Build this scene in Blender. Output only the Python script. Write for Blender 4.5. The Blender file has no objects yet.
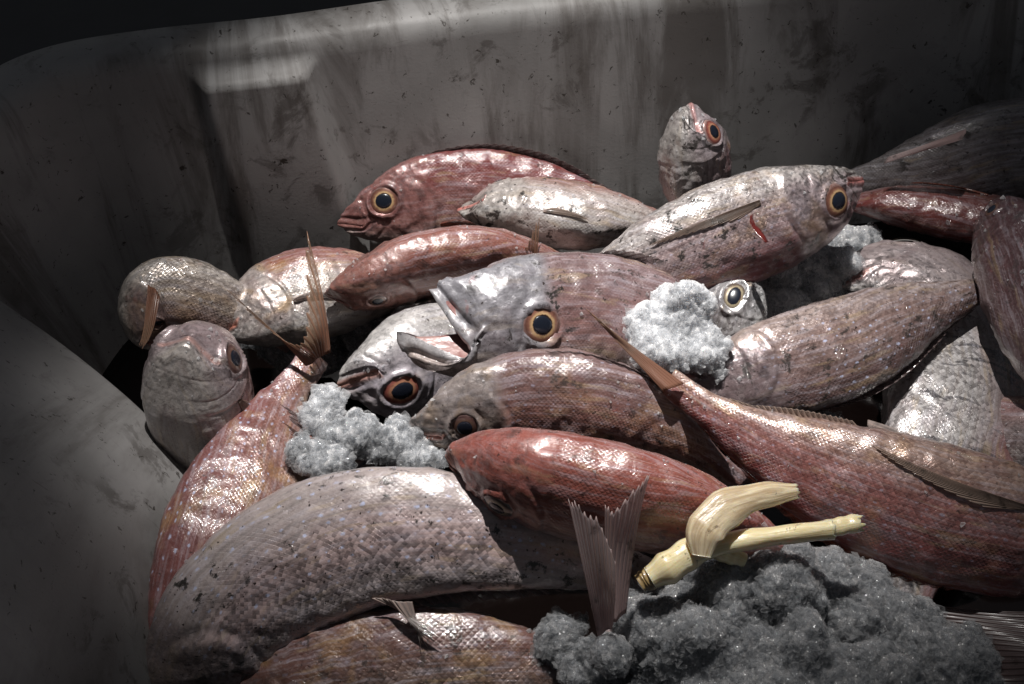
import bpy, math, random
import numpy as np
from mathutils import Vector, Matrix

random.seed(7)
RNG = np.random.default_rng(11)
SC = bpy.context.scene
COL = SC.collection

# ------------------------------------------------------------------ camera
CAM_PITCH = math.radians(47)          # below the horizon
CAM_D = 1.0
CAM_HFOV_W = 0.75                     # frame width at 1 m
cam_d = bpy.data.cameras.new('camera')
cam_d.sensor_width = 36
cam_d.lens = 36 / CAM_HFOV_W
cam_d.clip_start = 0.02
cam_d.clip_end = 60
cam = bpy.data.objects.new('camera', cam_d)
COL.objects.link(cam)
CAM_LOC = np.array([0.0, -math.cos(CAM_PITCH) * CAM_D, math.sin(CAM_PITCH) * CAM_D])
cam.location = CAM_LOC
cam.rotation_euler = (math.pi / 2 - CAM_PITCH, 0, 0)
SC.camera = cam
SC.render.resolution_x = 1024
SC.render.resolution_y = 684
CR = np.array([1.0, 0, 0])
CU = np.array([0, math.sin(CAM_PITCH), math.cos(CAM_PITCH)])
CF = np.array([0, math.cos(CAM_PITCH), -math.sin(CAM_PITCH)])

# ------------------------------------------------------------------ sky and light
SUN_EL, SUN_ROT = math.radians(77), math.radians(-6)
world = bpy.data.worlds.new('World')
SC.world = world
world.use_nodes = True
wn = world.node_tree
bg = wn.nodes['Background']
sky = wn.nodes.new('ShaderNodeTexSky')
sky.sky_type = 'NISHITA'
sky.sun_disc = False
sky.sun_elevation = SUN_EL
sky.sun_rotation = SUN_ROT
soft = wn.nodes.new('ShaderNodeHueSaturation')      # the shade under the roof is nearly neutral
soft.inputs['Saturation'].default_value = 0.30
wn.links.new(sky.outputs[0], soft.inputs['Color'])
wn.links.new(soft.outputs[0], bg.inputs['Color'])
bg.inputs['Strength'].default_value = 0.013       # deep shade under the market roof

SPOT_TARGET = Vector((0.046, -0.042, 0.03))
sd = bpy.data.lights.new('sun_patch_spot', 'SPOT')  # soft-edged spot added in place of the sun, for the sunlit patch
sd.energy = 560
sd.color = (1.0, 0.965, 0.93)
sd.spot_size = math.radians(16.8)
sd.spot_blend = 1.0
sd.shadow_soft_size = 0.016
spot = bpy.data.objects.new('sun_patch_spot', sd)
COL.objects.link(spot)
ldir = Vector((-0.07, math.cos(SUN_EL), math.sin(SUN_EL))).normalized()
spot.location = SPOT_TARGET + ldir * 2.6
spot.scale = (1.0, 0.94, 1.0)             # the patch of light is wider than deep
spot.rotation_euler = (SPOT_TARGET - spot.location).to_track_quat('-Z', 'Y').to_euler()

SC.view_settings.view_transform = 'Standard'
SC.view_settings.look = 'None'
SC.view_settings.gamma = 1
SC.view_settings.exposure = 0.0
try:
    SC.cycles.max_bounces = 8
    SC.cycles.transmission_bounces = 6
    SC.cycles.use_denoising = True
except Exception:
    pass


# ------------------------------------------------------------------ helpers
def P(px, py, h):
    """point on the ray through photo position (px, py) at height h (metres) above the pile plane"""
    d = CF + CR * ((px - 512) / 1024 * CAM_HFOV_W) - CU * ((py - 342) / 1024 * CAM_HFOV_W)
    t = (h - CAM_LOC[2]) / d[2]
    return CAM_LOC + d * t


def depth_px(p):
    """metres per pixel at point p"""
    return float(np.dot(p - CAM_LOC, CF)) * CAM_HFOV_W / 1024


def norm(v):
    return v / (np.linalg.norm(v, axis=-1, keepdims=True) + 1e-12)


def hashn(ix, iy, iz, seed):
    n = (ix.astype(np.int64) * 374761393 + iy.astype(np.int64) * 668265263 + iz.astype(np.int64) * 2147483647 + seed * 974634777) & 0xffffffff
    n = ((n ^ (n >> 13)) * 1274126177) & 0xffffffff
    n = n ^ (n >> 16)
    return (n & 0xffff) / 65535.0 * 2 - 1


def vnoise(p, scale, seed=0):
    q = p * scale + seed * 17.13
    i = np.floor(q).astype(np.int64)
    f = q - i
    f = f * f * (3 - 2 * f)
    r = 0
    for dx in (0, 1):
        for dy in (0, 1):
            for dz in (0, 1):
                w = (f[:, 0] if dx else 1 - f[:, 0]) * (f[:, 1] if dy else 1 - f[:, 1]) * (f[:, 2] if dz else 1 - f[:, 2])
                r = r + w * hashn(i[:, 0] + dx, i[:, 1] + dy, i[:, 2] + dz, seed)
    return r


def fbm(p, scale, octaves=4, seed=0, gain=0.5):
    a, s, r = 1.0, scale, 0
    for k in range(octaves):
        r = r + a * vnoise(p, s, seed + k)
        a *= gain
        s *= 2.03
    return r


def link(o, parent=None):
    COL.objects.link(o)
    if parent is not None:
        o.parent = parent
    return o


def empty(name, loc, label, cat, group=None):
    o = bpy.data.objects.new(name, None)
    o.empty_display_size = 0.02
    o.location = Vector(loc)
    link(o)
    o['label'] = label
    o['category'] = cat
    if group:
        o['group'] = group
    return o


def mesh_obj(name, V, F, mat, parent=None, origin=None, smooth=True, attrs=None):
    """V in world coordinates; stored relative to the thing's origin"""
    V = np.asarray(V, dtype=float)
    org = np.asarray(origin if origin is not None else (0, 0, 0), dtype=float)
    me = bpy.data.meshes.new(name)
    me.from_pydata((V - org).tolist(), [], [tuple(int(i) for i in f) for f in F])
    if smooth:
        me.polygons.foreach_set('use_smooth', [True] * len(me.polygons))
    if attrs:
        for k, a in attrs.items():
            at = me.attributes.new(k, 'FLOAT_VECTOR', 'POINT')
            at.data.foreach_set('vector', np.asarray(a, dtype=np.float32).ravel())
    me.update()
    for m in (mat if isinstance(mat, (list, tuple)) else [mat]):
        me.materials.append(m)
    o = bpy.data.objects.new(name, me)
    link(o, parent)
    if parent is None:
        o.location = Vector(org)
    return o


def grid_faces(nu, nv, close_v=False):
    F = []
    mv = nv if close_v else nv - 1
    for i in range(nu - 1):
        for j in range(mv):
            j2 = (j + 1) % nv
            F.append((i * nv + j, i * nv + j2, (i + 1) * nv + j2, (i + 1) * nv + j))
    return F


def catmull(pts, n):
    pts = np.asarray(pts, dtype=float)
    p = np.vstack([2 * pts[0] - pts[1], pts, 2 * pts[-1] - pts[-2]])
    out = []
    segs = len(pts) - 1
    u = np.linspace(0, segs, n)
    for x in u:
        i = min(int(x), segs - 1)
        t = x - i
        a, b, c, d = p[i], p[i + 1], p[i + 2], p[i + 3]
        out.append(0.5 * ((2 * b) + (-a + c) * t + (2 * a - 5 * b + 4 * c - d) * t * t + (-a + 3 * b - 3 * c + d) * t ** 3))
    return np.array(out)


def resample(pts, n):
    d = np.r_[0, np.cumsum(np.linalg.norm(np.diff(pts, axis=0), axis=1))]
    s = np.linspace(0, d[-1], n)
    return np.stack([np.interp(s, d, pts[:, k]) for k in range(pts.shape[1])], 1), d[-1]


def pchip(xs, ys):
    xs = np.asarray(xs, float)
    ys = np.asarray(ys, float)
    h = np.diff(xs)
    d = np.diff(ys) / h
    m = np.zeros_like(ys)
    for i in range(1, len(xs) - 1):
        if d[i - 1] * d[i] > 0:
            m[i] = 2 * d[i - 1] * d[i] / (d[i - 1] + d[i])
    m[0], m[-1] = d[0], d[-1]

    def f(x):
        x = np.clip(np.asarray(x, float), xs[0], xs[-1])
        i = np.clip(np.searchsorted(xs, x) - 1, 0, len(xs) - 2)
        t = (x - xs[i]) / h[i]
        return ((1 + 2 * t) * (1 - t) ** 2 * ys[i] + t * (1 - t) ** 2 * h[i] * m[i]
                + t * t * (3 - 2 * t) * ys[i + 1] + t * t * (t - 1) * h[i] * m[i + 1])
    return f


# ------------------------------------------------------------------ node helper
class NT:
    def __init__(self, name):
        self.m = bpy.data.materials.new(name)
        self.m.use_nodes = True
        self.t = self.m.node_tree
        self.t.nodes.clear()
        self.out = self.t.nodes.new('ShaderNodeOutputMaterial')

    def n(self, typ, **kw):
        nd = self.t.nodes.new(typ)
        for k, v in kw.items():
            setattr(nd, k, v)
        return nd

    def set(self, sock, v):
        if hasattr(v, 'is_linked') or isinstance(v, bpy.types.NodeSocket):
            self.t.links.new(v, sock)
        else:
            if isinstance(v, (tuple, list)) and len(v) == 3 and sock.type == 'RGBA':
                v = (*v, 1)
            sock.default_value = v

    def math(self, op, a, b=0.0, c=0.0, clamp=False):
        nd = self.n('ShaderNodeMath', operation=op, use_clamp=clamp)
        self.set(nd.inputs[0], a)
        self.set(nd.inputs[1], b)
        self.set(nd.inputs[2], c)
        return nd.outputs[0]

    def mix(self, f, a, b, blend='MIX'):
        nd = self.n('ShaderNodeMix', data_type='RGBA', blend_type=blend)
        self.set(nd.inputs[0], f)
        self.set(nd.inputs[6], a)
        self.set(nd.inputs[7], b)
        return nd.outputs[2]

    def mixf(self, f, a, b):
        nd = self.n('ShaderNodeMix', data_type='FLOAT')
        self.set(nd.inputs[0], f)
        self.set(nd.inputs[2], a)
        self.set(nd.inputs[3], b)
        return nd.outputs[0]

    def noise(self, vec, scale, detail=4, rough=0.5, dist=0.0, w=None):
        nd = self.n('ShaderNodeTexNoise')
        if w is not None:
            nd.noise_dimensions = '4D'
            nd.inputs['W'].default_value = w
        self.set(nd.inputs['Vector'], vec)
        nd.inputs['Scale'].default_value = scale
        nd.inputs['Detail'].default_value = detail
        nd.inputs['Roughness'].default_value = rough
        nd.inputs['Distortion'].default_value = dist
        return nd.outputs[0]

    def voro(self, vec, scale, feature='F1', rnd=1.0, out='Distance'):
        nd = self.n('ShaderNodeTexVoronoi', feature=feature)
        self.set(nd.inputs['Vector'], vec)
        nd.inputs['Scale'].default_value = scale
        nd.inputs['Randomness'].default_value = rnd
        return nd.outputs[out]

    def smooth(self, v, a, b):
        nd = self.n('ShaderNodeMapRange', interpolation_type='SMOOTHSTEP')
        self.set(nd.inputs[0], v)
        nd.inputs[1].default_value = a
        nd.inputs[2].default_value = b
        return nd.outputs[0]

    def bump(self, h, strength, dist, normal=None):
        nd = self.n('ShaderNodeBump')
        self.set(nd.inputs['Height'], h)
        self.set(nd.inputs['Strength'], strength)
        nd.inputs['Distance'].default_value = dist
        if normal is not None:
            self.set(nd.inputs['Normal'], normal)
        return nd.outputs[0]

    def obj(self):
        return self.n('ShaderNodeTexCoord').outputs['Object']

    def scalevec(self, v, s):
        nd = self.n('ShaderNodeVectorMath', operation='MULTIPLY')
        self.set(nd.inputs[0], v)
        nd.inputs[1].default_value = s
        return nd.outputs[0]

    def principled(self, **kw):
        b = self.n('ShaderNodeBsdfPrincipled')
        for k, v in kw.items():
            self.set(b.inputs[k.replace('_', ' ')], v)
        self.t.links.new(b.outputs[0], self.out.inputs[0])
        return b


def fish_mat(name, back, flank, belly, head=None, metal=0.35, stain=0.4, spots=0.0, spotcol=(0.50, 0.53, 0.70),
             scale_mm=3.4, bumps=1.0, glint=0.5, lip=(0.34, 0.15, 0.13), seed=0.0, bands=0.0, bx=0.0, wet=0.6, rough=0.33, headmix=0.9,
             ochre=0.0, blood=0.3):
    def calm(c, k=0.13):
        lum = 0.3 * c[0] + 0.6 * c[1] + 0.1 * c[2]
        return tuple(0.68 * (x * (1 - k) + lum * g * k) for x, g in zip(c, (1.0, 0.98, 0.98)))
    back, flank, belly = calm(back), calm(flank), calm(belly)
    head = calm(head) if head else None
    m = NT(name)
    at = m.n('ShaderNodeAttribute', attribute_name='fco').outputs['Vector']
    uv = m.n('ShaderNodeAttribute', attribute_name='fuv').outputs['Vector']
    sx = m.n('ShaderNodeSeparateXYZ'); m.set(sx.inputs[0], at)
    s, t, lp = sx.outputs
    ux = m.n('ShaderNodeSeparateXYZ'); m.set(ux.inputs[0], uv)
    u, v, side = ux.outputs
    ob = m.obj()
    n_lo = m.noise(ob, 28, 5, 0.6, 0.4, w=seed)
    n_mid = m.noise(ob, 90, 5, 0.65, 0.6, w=seed + 3)
    n_hi = m.noise(ob, 420, 4, 0.7, 0.0, w=seed + 5)
    # colour across the body
    tt = m.math('ADD', t, m.math('MULTIPLY', m.math('SUBTRACT', n_lo, 0.5), 0.9))
    tt = m.math('ADD', tt, m.math('MULTIPLY', m.math('SUBTRACT', n_mid, 0.5), 0.35))
    c = m.mix(m.smooth(tt, -0.75, -0.05), belly, flank)
    c = m.mix(m.smooth(tt, 0.05 + bx, 0.75 + bx), c, back)
    # head colour
    hd = m.math('SUBTRACT', 1.0, m.smooth(m.math('ADD', s, m.math('MULTIPLY', m.math('SUBTRACT', n_lo, 0.5), 0.05)), 0.245, 0.30))
    if head is not None:
        c = m.mix(m.math('MULTIPLY', m.math('MULTIPLY', hd, headmix), m.smooth(t, -0.95, -0.3)), c, head)
    # dusky/ pale mottling
    c = m.mix(m.math('MULTIPLY', m.smooth(n_mid, 0.52, 0.70), 0.16), c, m.mix(0.5, c, (0.75, 0.70, 0.68)))
    c = m.mix(m.math('MULTIPLY', m.math('MULTIPLY', hd, m.smooth(m.noise(ob, 130, 6, 0.7, 0.8, w=seed + 61), 0.47, 0.62)), 0.55), c, m.mix(0.75, c, (0.03, 0.03, 0.035)))
    c = m.mix(m.math('MULTIPLY', m.smooth(n_lo, 0.50, 0.35), 0.55), c, m.mix(0.6, c, (back[0] * .6, back[1] * .6, back[2] * .7)))
    if ochre > 0:
        no = m.noise(ob, 40, 3, 0.5, 0.5, w=seed + 31)
        c = m.mix(m.math('MULTIPLY', m.smooth(no, 0.52, 0.68), ochre), c, (0.42, 0.25, 0.08))
    # scales: two crossing families of diagonals, each scale rising to its free edge
    k = 1000.0 / (scale_mm * 0.50)
    wob = m.math('MULTIPLY', m.math('SUBTRACT', n_mid, 0.5), 0.45)
    uu = m.math('ADD', m.math('MULTIPLY', u, k * 0.62), wob)
    vv = m.math('MULTIPLY', v, k * 0.60)
    p = m.math('ADD', uu, vv)
    q = m.math('SUBTRACT', uu, vv)
    fp = m.math('FRACT', p)
    fq = m.math('FRACT', q)
    sc_h = m.math('POWER', m.math('MINIMUM', fp, fq), 0.7)
    bodym = m.math('MULTIPLY', m.smooth(s, 0.27, 0.31), 1.0)
    cx = m.n('ShaderNodeCombineXYZ')
    m.set(cx.inputs[0], m.math('FLOOR', p)); m.set(cx.inputs[1], m.math('FLOOR', q)); m.set(cx.inputs[2], 0.5)
    wnz = m.n('ShaderNodeTexWhiteNoise'); m.set(wnz.inputs['Vector'], cx.outputs[0])
    rnd = wnz.outputs['Value']
    c = m.mix(m.math('MULTIPLY', bodym, m.math('MULTIPLY', rnd, 0.24)), c, m.mix(0.55, c, (0.12, 0.05, 0.05)))
    edge = m.smooth(m.math('MINIMUM', fp, fq), 0.22, 0.0)
    c = m.mix(m.math('MULTIPLY', m.math('MULTIPLY', edge, bodym), m.math('MULTIPLY', m.smooth(n_lo, 0.35, 0.65), 0.20 * min(1, bumps))), c, (0.10, 0.05, 0.045))
    # horizontal rows (faint stripes following scale rows)
    row = m.math('SINE', m.math('MULTIPLY', v, 6.283 * k * 0.30))
    rowm = m.math('MULTIPLY', m.math('MULTIPLY', m.smooth(row, 0.2, 0.9), bodym), m.smooth(n_mid, 0.40, 0.62))
    c = m.mix(m.math('MULTIPLY', rowm, 0.10), c, m.mix(0.65, c, (0.62, 0.62, 0.74)))
    if bands > 0:
        bn = m.noise(m.scalevec(uv, (150, 26, 0)), 1.0, 4, 0.6, 0.5)
        bm = m.math('MULTIPLY', m.math('MULTIPLY', m.smooth(bn, 0.57, 0.62), m.smooth(n_lo, 0.35, 0.48)), bodym)
        c = m.mix(m.math('MULTIPLY', bm, bands), c, (0.04, 0.04, 0.05))
    # brushed streaks running along the flank: pink, lavender, straw
    cs_ = m.n('ShaderNodeCombineXYZ'); m.set(cs_.inputs[0], m.math('MULTIPLY', u, 34)); m.set(cs_.inputs[1], m.math('MULTIPLY', v, 330)); m.set(cs_.inputs[2], m.math('MULTIPLY', side, 2.0))
    s1 = m.noise(cs_.outputs[0], 1.0, 4, 0.6, 0.3, w=seed + 70)
    s2 = m.noise(m.scalevec(cs_.outputs[0], (0.8, 0.4, 1)), 1.0, 4, 0.6, 0.5, w=seed + 80)
    strm = m.math('SUBTRACT', 1.0, m.math('MULTIPLY', hd, 0.6))
    c = m.mix(m.math('MULTIPLY', m.math('MULTIPLY', m.smooth(s1, 0.48, 0.62), strm), 0.34), c, m.mix(0.6, c, (0.62, 0.60, 0.68)))
    c = m.mix(m.math('MULTIPLY', m.math('MULTIPLY', m.smooth(s1, 0.48, 0.36), strm), 0.50), c, m.mix(0.72, c, (back[0] * .35, back[1] * .4, back[2] * .4)))
    c = m.mix(m.math('MULTIPLY', m.math('MULTIPLY', m.smooth(s2, 0.54, 0.66), strm), 0.30), c, (0.46, 0.34, 0.18))
    # fine mottling of the skin
    c = m.mix(m.math('MULTIPLY', m.smooth(n_hi, 0.50, 0.70), 0.16), c, m.mix(0.55, c, (0.78, 0.74, 0.74)))
    c = m.mix(m.math('MULTIPLY', m.smooth(n_hi, 0.48, 0.30), 0.50), c, m.mix(0.6, c, (back[0] * .35, back[1] * .4, back[2] * .45)))
    # pearly blue spots
    if spots > 0:
        ks = 1000.0 / (scale_mm * 1.75)
        su = m.math('MULTIPLY', u, ks); sv = m.math('MULTIPLY', v, ks)
        rowi = m.math('FLOOR', sv)
        su = m.math('ADD', su, m.math('MULTIPLY', rowi, 0.37))
        cs = m.n('ShaderNodeCombineXYZ'); m.set(cs.inputs[0], m.math('FLOOR', su)); m.set(cs.inputs[1], rowi); m.set(cs.inputs[2], 0.5)
        w2 = m.n('ShaderNodeTexWhiteNoise'); m.set(w2.inputs['Vector'], cs.outputs[0])
        jit = m.n('ShaderNodeSeparateXYZ'); m.set(jit.inputs[0], w2.outputs['Color'])
        du = m.math('SUBTRACT', m.math('SUBTRACT', m.math('FRACT', su), 0.5), m.math('MULTIPLY', m.math('SUBTRACT', jit.outputs[0], 0.5), 0.75))
        dv = m.math('MULTIPLY', m.math('SUBTRACT', m.math('SUBTRACT', m.math('FRACT', sv), 0.5), m.math('MULTIPLY', m.math('SUBTRACT', jit.outputs[1], 0.5), 0.45)), 1.5)
        dd = m.math('SQRT', m.math('ADD', m.math('MULTIPLY', du, du), m.math('MULTIPLY', dv, dv)))
        sp = m.smooth(m.math('ADD', m.math('ADD', dd, m.math('MULTIPLY', jit.outputs[2], 0.16)), m.math('MULTIPLY', m.math('SUBTRACT', n_hi, 0.5), 0.7)), 0.30, 0.10)
        sp = m.math('MULTIPLY', sp, m.smooth(n_lo, 0.34, 0.50))
        sp = m.math('MULTIPLY', sp, m.math('GREATER_THAN', w2.outputs['Value'], 0.30))
        sp = m.math('MULTIPLY', sp, m.math('MULTIPLY', m.smooth(s, 0.2, 0.32), m.smooth(t, -0.75, -0.2)))
        c = m.mix(m.math('MULTIPLY', sp, spots), c, spotcol)
    # lips
    c = m.mix(m.math('MULTIPLY', lp, 0.85), c, lip)
    # bruises / blood
    nb = m.noise(ob, 60, 3, 0.6, 1.0, w=seed + 40)
    c = m.mix(m.math('MULTIPLY', m.smooth(nb, 0.64, 0.74), blood), c, (0.25, 0.03, 0.02))
    # dirt and dark slime
    ns = m.mixf(strm, m.noise(ob, 75, 7, 0.72, 0.8, w=seed + 21), m.math('ADD', m.math('MULTIPLY', m.noise(ob, 75, 7, 0.72, 0.8, w=seed + 21), 0.6), m.math('MULTIPLY', m.noise(m.scalevec(cs_.outputs[0], (2.2, 0.45, 1)), 1.0, 5, 0.65, 0.6, w=seed + 90), 0.4)))
    ns2 = m.noise(ob, 22, 3, 0.5, 0.4, w=seed + 11)
    ds = m.math('MULTIPLY', m.smooth(ns, 0.53, 0.585), m.smooth(ns2, 0.43, 0.54))
    c = m.mix(m.math('MULTIPLY', ds, min(1.0, stain * 1.25)), c, (0.030, 0.026, 0.024))
    dots = m.smooth(m.noise(ob, 330, 3, 0.5, 0.0, w=seed + 50), 0.655, 0.69)
    c = m.mix(m.math('MULTIPLY', dots, 0.5 + 0.5 * stain), c, (0.03, 0.02, 0.018))
    # metal where the guanine shows
    mt = m.math('MULTIPLY', m.math('MULTIPLY', m.smooth(rnd, 0.0, 1.0), m.smooth(t, 0.9, 0.0)), metal)
    mt = m.math('ADD', m.math('MULTIPLY', mt, 1.5), m.math('MULTIPLY', hd, 0.5 * metal), clamp=True)
    mt = m.math('MULTIPLY', mt, m.math('SUBTRACT', 1.0, ds))
    # bump
    tilt = m.math('MULTIPLY', rnd, m.math('ADD', fp, fq))
    bh = m.math('ADD', m.math('MULTIPLY', sc_h, 0.8), m.math('MULTIPLY', tilt, 0.45))
    nrm = m.bump(m.math('MULTIPLY', bh, m.math('MULTIPLY', bodym, m.smooth(n_mid, 0.25, 0.55))), 0.62 * bumps, 0.0006)
    hv = m.voro(ob, 260, 'SMOOTH_F1')
    headb = m.math('MULTIPLY', m.math('ADD', m.math('MULTIPLY', hv, 0.5), m.noise(ob, 240, 5, 0.65, 1.5, w=seed + 8)), hd)
    nrm = m.bump(headb, 0.38, 0.0013, nrm)
    nrm = m.bump(n_mid, 0.14, 0.0016, nrm)
    nrm = m.bump(n_hi, 0.22, 0.0007, nrm)
    cn = m.bump(m.math('ADD', m.math('MULTIPLY', bh, m.math('MULTIPLY', bodym, 0.9)), m.noise(ob, 300, 5, 0.65, 0.5, w=seed + 9)), 0.45, 0.0009)
    rg = m.mixf(n_mid, rough - 0.14, rough + 0.16)
    m.principled(Base_Color=c, Metallic=mt, Roughness=rg, Normal=nrm, Coat_Weight=m.math('MULTIPLY', m.smooth(n_lo, 0.25, 0.55), min(1.0, wet * 1.5)),
                 Coat_Roughness=0.07, Coat_Normal=cn, Specular_IOR_Level=glint, Subsurface_Weight=0.0)
    return m.m


def eye_mat(name, c1, c2, c3):
    """iris: attribute fco.x is the radius 0..1"""
    m = NT(name)
    at = m.n('ShaderNodeAttribute', attribute_name='fco').outputs['Vector']
    sx = m.n('ShaderNodeSeparateXYZ'); m.set(sx.inputs[0], at)
    ob = m.obj()
    r = m.math('ADD', sx.outputs[0], m.math('MULTIPLY', m.math('SUBTRACT', m.noise(ob, 500, 3), 0.5), 0.14))
    rp = m.n('ShaderNodeValToRGB'); m.set(rp.inputs[0], r)
    e = rp.color_ramp.elements
    e[0].position = 0.0; e[0].color = (0.02, 0.01, 0.01, 1)
    e[1].position = 1.0; e[1].color = (*c3, 1)
    for pos, cc in ((0.47, (0.02, 0.01, 0.01)), (0.51, c1), (0.56, c1), (0.66, c2), (0.78, (c2[0] * .5, c2[1] * .45, c2[2] * .5)), (0.90, (c3[0] * .8, c3[1] * .8, c3[2] * .8))):
        x = e.new(pos); x.color = (*cc, 1)
    c = m.mix(m.math('MULTIPLY', m.smooth(m.noise(ob, 260, 4, 0.6, 1.0), 0.5, 0.7), 0.5), rp.outputs[0], (0.12, 0.04, 0.02))
    m.principled(Base_Color=c, Roughness=0.3, Metallic=0.25, Coat_Weight=1.0, Coat_Roughness=0.04)
    return m.m


def fin_mat(name, c1, c2, alpha=0.25, seed=0.0, streak=1.0):
    alpha += 0.12
    m = NT(name)
    at = m.n('ShaderNodeAttribute', attribute_name='fuv').outputs['Vector']
    sx = m.n('ShaderNodeSeparateXYZ'); m.set(sx.inputs[0], at)
    a, l, k = sx.outputs                       # across in rays, along 0..1
    ob = m.obj()
    ray = m.math('ABSOLUTE', m.math('SINE', m.math('MULTIPLY', a, math.pi)))
    rline = m.smooth(ray, 0.55, 0.0)           # dark/bright line at each ray
    nz = m.noise(ob, 120, 4, 0.6, 0.3, w=seed)
    c = m.mix(m.smooth(m.math('ADD', l, m.math('MULTIPLY', m.math('SUBTRACT', nz, 0.5), 0.8)), 0.1, 0.9), c1, c2)
    c = m.mix(m.math('MULTIPLY', rline, 0.4 * streak), c, (c1[0] * 1.5 + .08, c1[1] * 1.4 + .05, c1[2] * 1.3 + .04))
    c = m.mix(m.math('MULTIPLY', m.smooth(nz, 0.55, 0.7), 0.6), c, (0.05, 0.03, 0.025))
    nrm = m.bump(rline, 0.6, 0.0005)
    b = m.principled(Base_Color=c, Roughness=0.32, Normal=nrm, Coat_Weight=0.4, Coat_Roughness=0.12)
    tr = m.n('ShaderNodeBsdfTranslucent'); m.set(tr.inputs[0], c)
    mx = m.n('ShaderNodeMixShader'); mx.inputs[0].default_value = alpha
    m.t.links.new(b.outputs[0], mx.inputs[1]); m.t.links.new(tr.outputs[0], mx.inputs[2])
    tp = m.n('ShaderNodeBsdfTransparent')
    m2 = m.n('ShaderNodeMixShader')
    m.set(m2.inputs[0], m.math('MULTIPLY', m.smooth(m.math('ADD', l, m.math('MULTIPLY', nz, 0.4)), 0.2, 1.0), m.math('MULTIPLY', m.math('SUBTRACT', 1.0, rline), 0.5)))
    m.t.links.new(mx.outputs[0], m2.inputs[1]); m.t.links.new(tp.outputs[0], m2.inputs[2])
    m.t.links.new(m2.outputs[0], m.out.inputs[0])
    return m.m


def simple_mat(name, col, rough=0.3, bump=0.0, bscale=200, coat=0.0, var=0.2, col2=None):
    m = NT(name)
    ob = m.obj()
    nz = m.noise(ob, bscale * 0.4, 4, 0.6, 0.5)
    c = m.mix(m.math('MULTIPLY', m.smooth(nz, 0.4, 0.65), var), col, col2 or (col[0] * .35, col[1] * .3, col[2] * .3))
    nrm = m.bump(m.noise(ob, bscale, 4), bump, 0.001)
    m.principled(Base_Color=c, Roughness=rough, Normal=nrm, Coat_Weight=coat, Coat_Roughness=0.08)
    return m.m


M_PUPIL = NT('pupil_black')
M_PUPIL.principled(Base_Color=(0.010, 0.013, 0.022), Roughness=0.25, Coat_Weight=0.5, Coat_Roughness=0.03)
M_PUPIL = M_PUPIL.m
M_EYE = {
    'gold': eye_mat('iris_gold', (0.58, 0.38, 0.20), (0.26, 0.12, 0.08), (0.30, 0.19, 0.17)),
    'red': eye_mat('iris_red', (0.56, 0.28, 0.17), (0.38, 0.12, 0.09), (0.40, 0.26, 0.24)),
    'dull': eye_mat('iris_dull', (0.34, 0.29, 0.19), (0.16, 0.13, 0.10), (0.32, 0.31, 0.30)),
    'dark': eye_mat('iris_dark', (0.14, 0.08, 0.06), (0.13, 0.07, 0.06), (0.20, 0.13, 0.12)),
}
M_MOUTH = simple_mat('mouth_flesh', (0.20, 0.08, 0.075), 0.3, 0.6, 160, 0.5, 0.8, (0.38, 0.25, 0.23))
M_GILL = simple_mat('gill_red', (0.09, 0.012, 0.01), 0.25, 0.5, 300, 0.5, 0.3)
FIN_BROWN = fin_mat('fin_brown', (0.30, 0.15, 0.10), (0.34, 0.23, 0.16), 0.35, 1)
FIN_PALE = fin_mat('fin_pale', (0.40, 0.30, 0.25), (0.46, 0.38, 0.33), 0.4, 2)
FIN_PLUM = fin_mat('fin_plum', (0.58, 0.47, 0.47), (0.68, 0.60, 0.60), 0.6, 3)
FIN_DARK = fin_mat('fin_dark', (0.10, 0.07, 0.07), (0.15, 0.11, 0.11), 0.25, 4)
FIN_RED = fin_mat('fin_red', (0.36, 0.11, 0.07), (0.28, 0.12, 0.09), 0.35, 5)
FIN_GLASS = fin_mat('fin_silver', (0.46, 0.38, 0.35), (0.58, 0.54, 0.52), 0.4, 6)

# ------------------------------------------------------------------ fish
PX = [0, .02, .06, .12, .20, .30, .42, .56, .70, .82, .92, 1.0]
PT = pchip(PX, [0, .09, .20, .335, .455, .53, .55, .50, .38, .23, .135, .13])
PB = pchip(PX, [0, .085, .175, .27, .36, .43, .45, .415, .30, .175, .115, .12])
PW = pchip(PX, [0, .16, .36, .60, .82, .96, 1.0, .92, .70, .42, .22, .12])
PBb = pchip(PX, [0, .16, .29, .39, .44, .46, .46, .415, .30, .175, .115, .12])
PTb = pchip(PX, [0, .13, .25, .37, .475, .54, .55, .50, .38, .23, .135, .13])      # blunter head
PWb = pchip(PX, [0, .30, .52, .72, .90, .99, 1.0, .92, .72, .46, .26, .14])


def root_x(f):
    # rounds the snout: evaluates the profile a little ahead near x = 0
    return lambda x: f(np.where(x < 0.05, 0.05 * (np.clip(x, 0, None) / 0.05) ** 0.55, x))


SKINS = []


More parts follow.
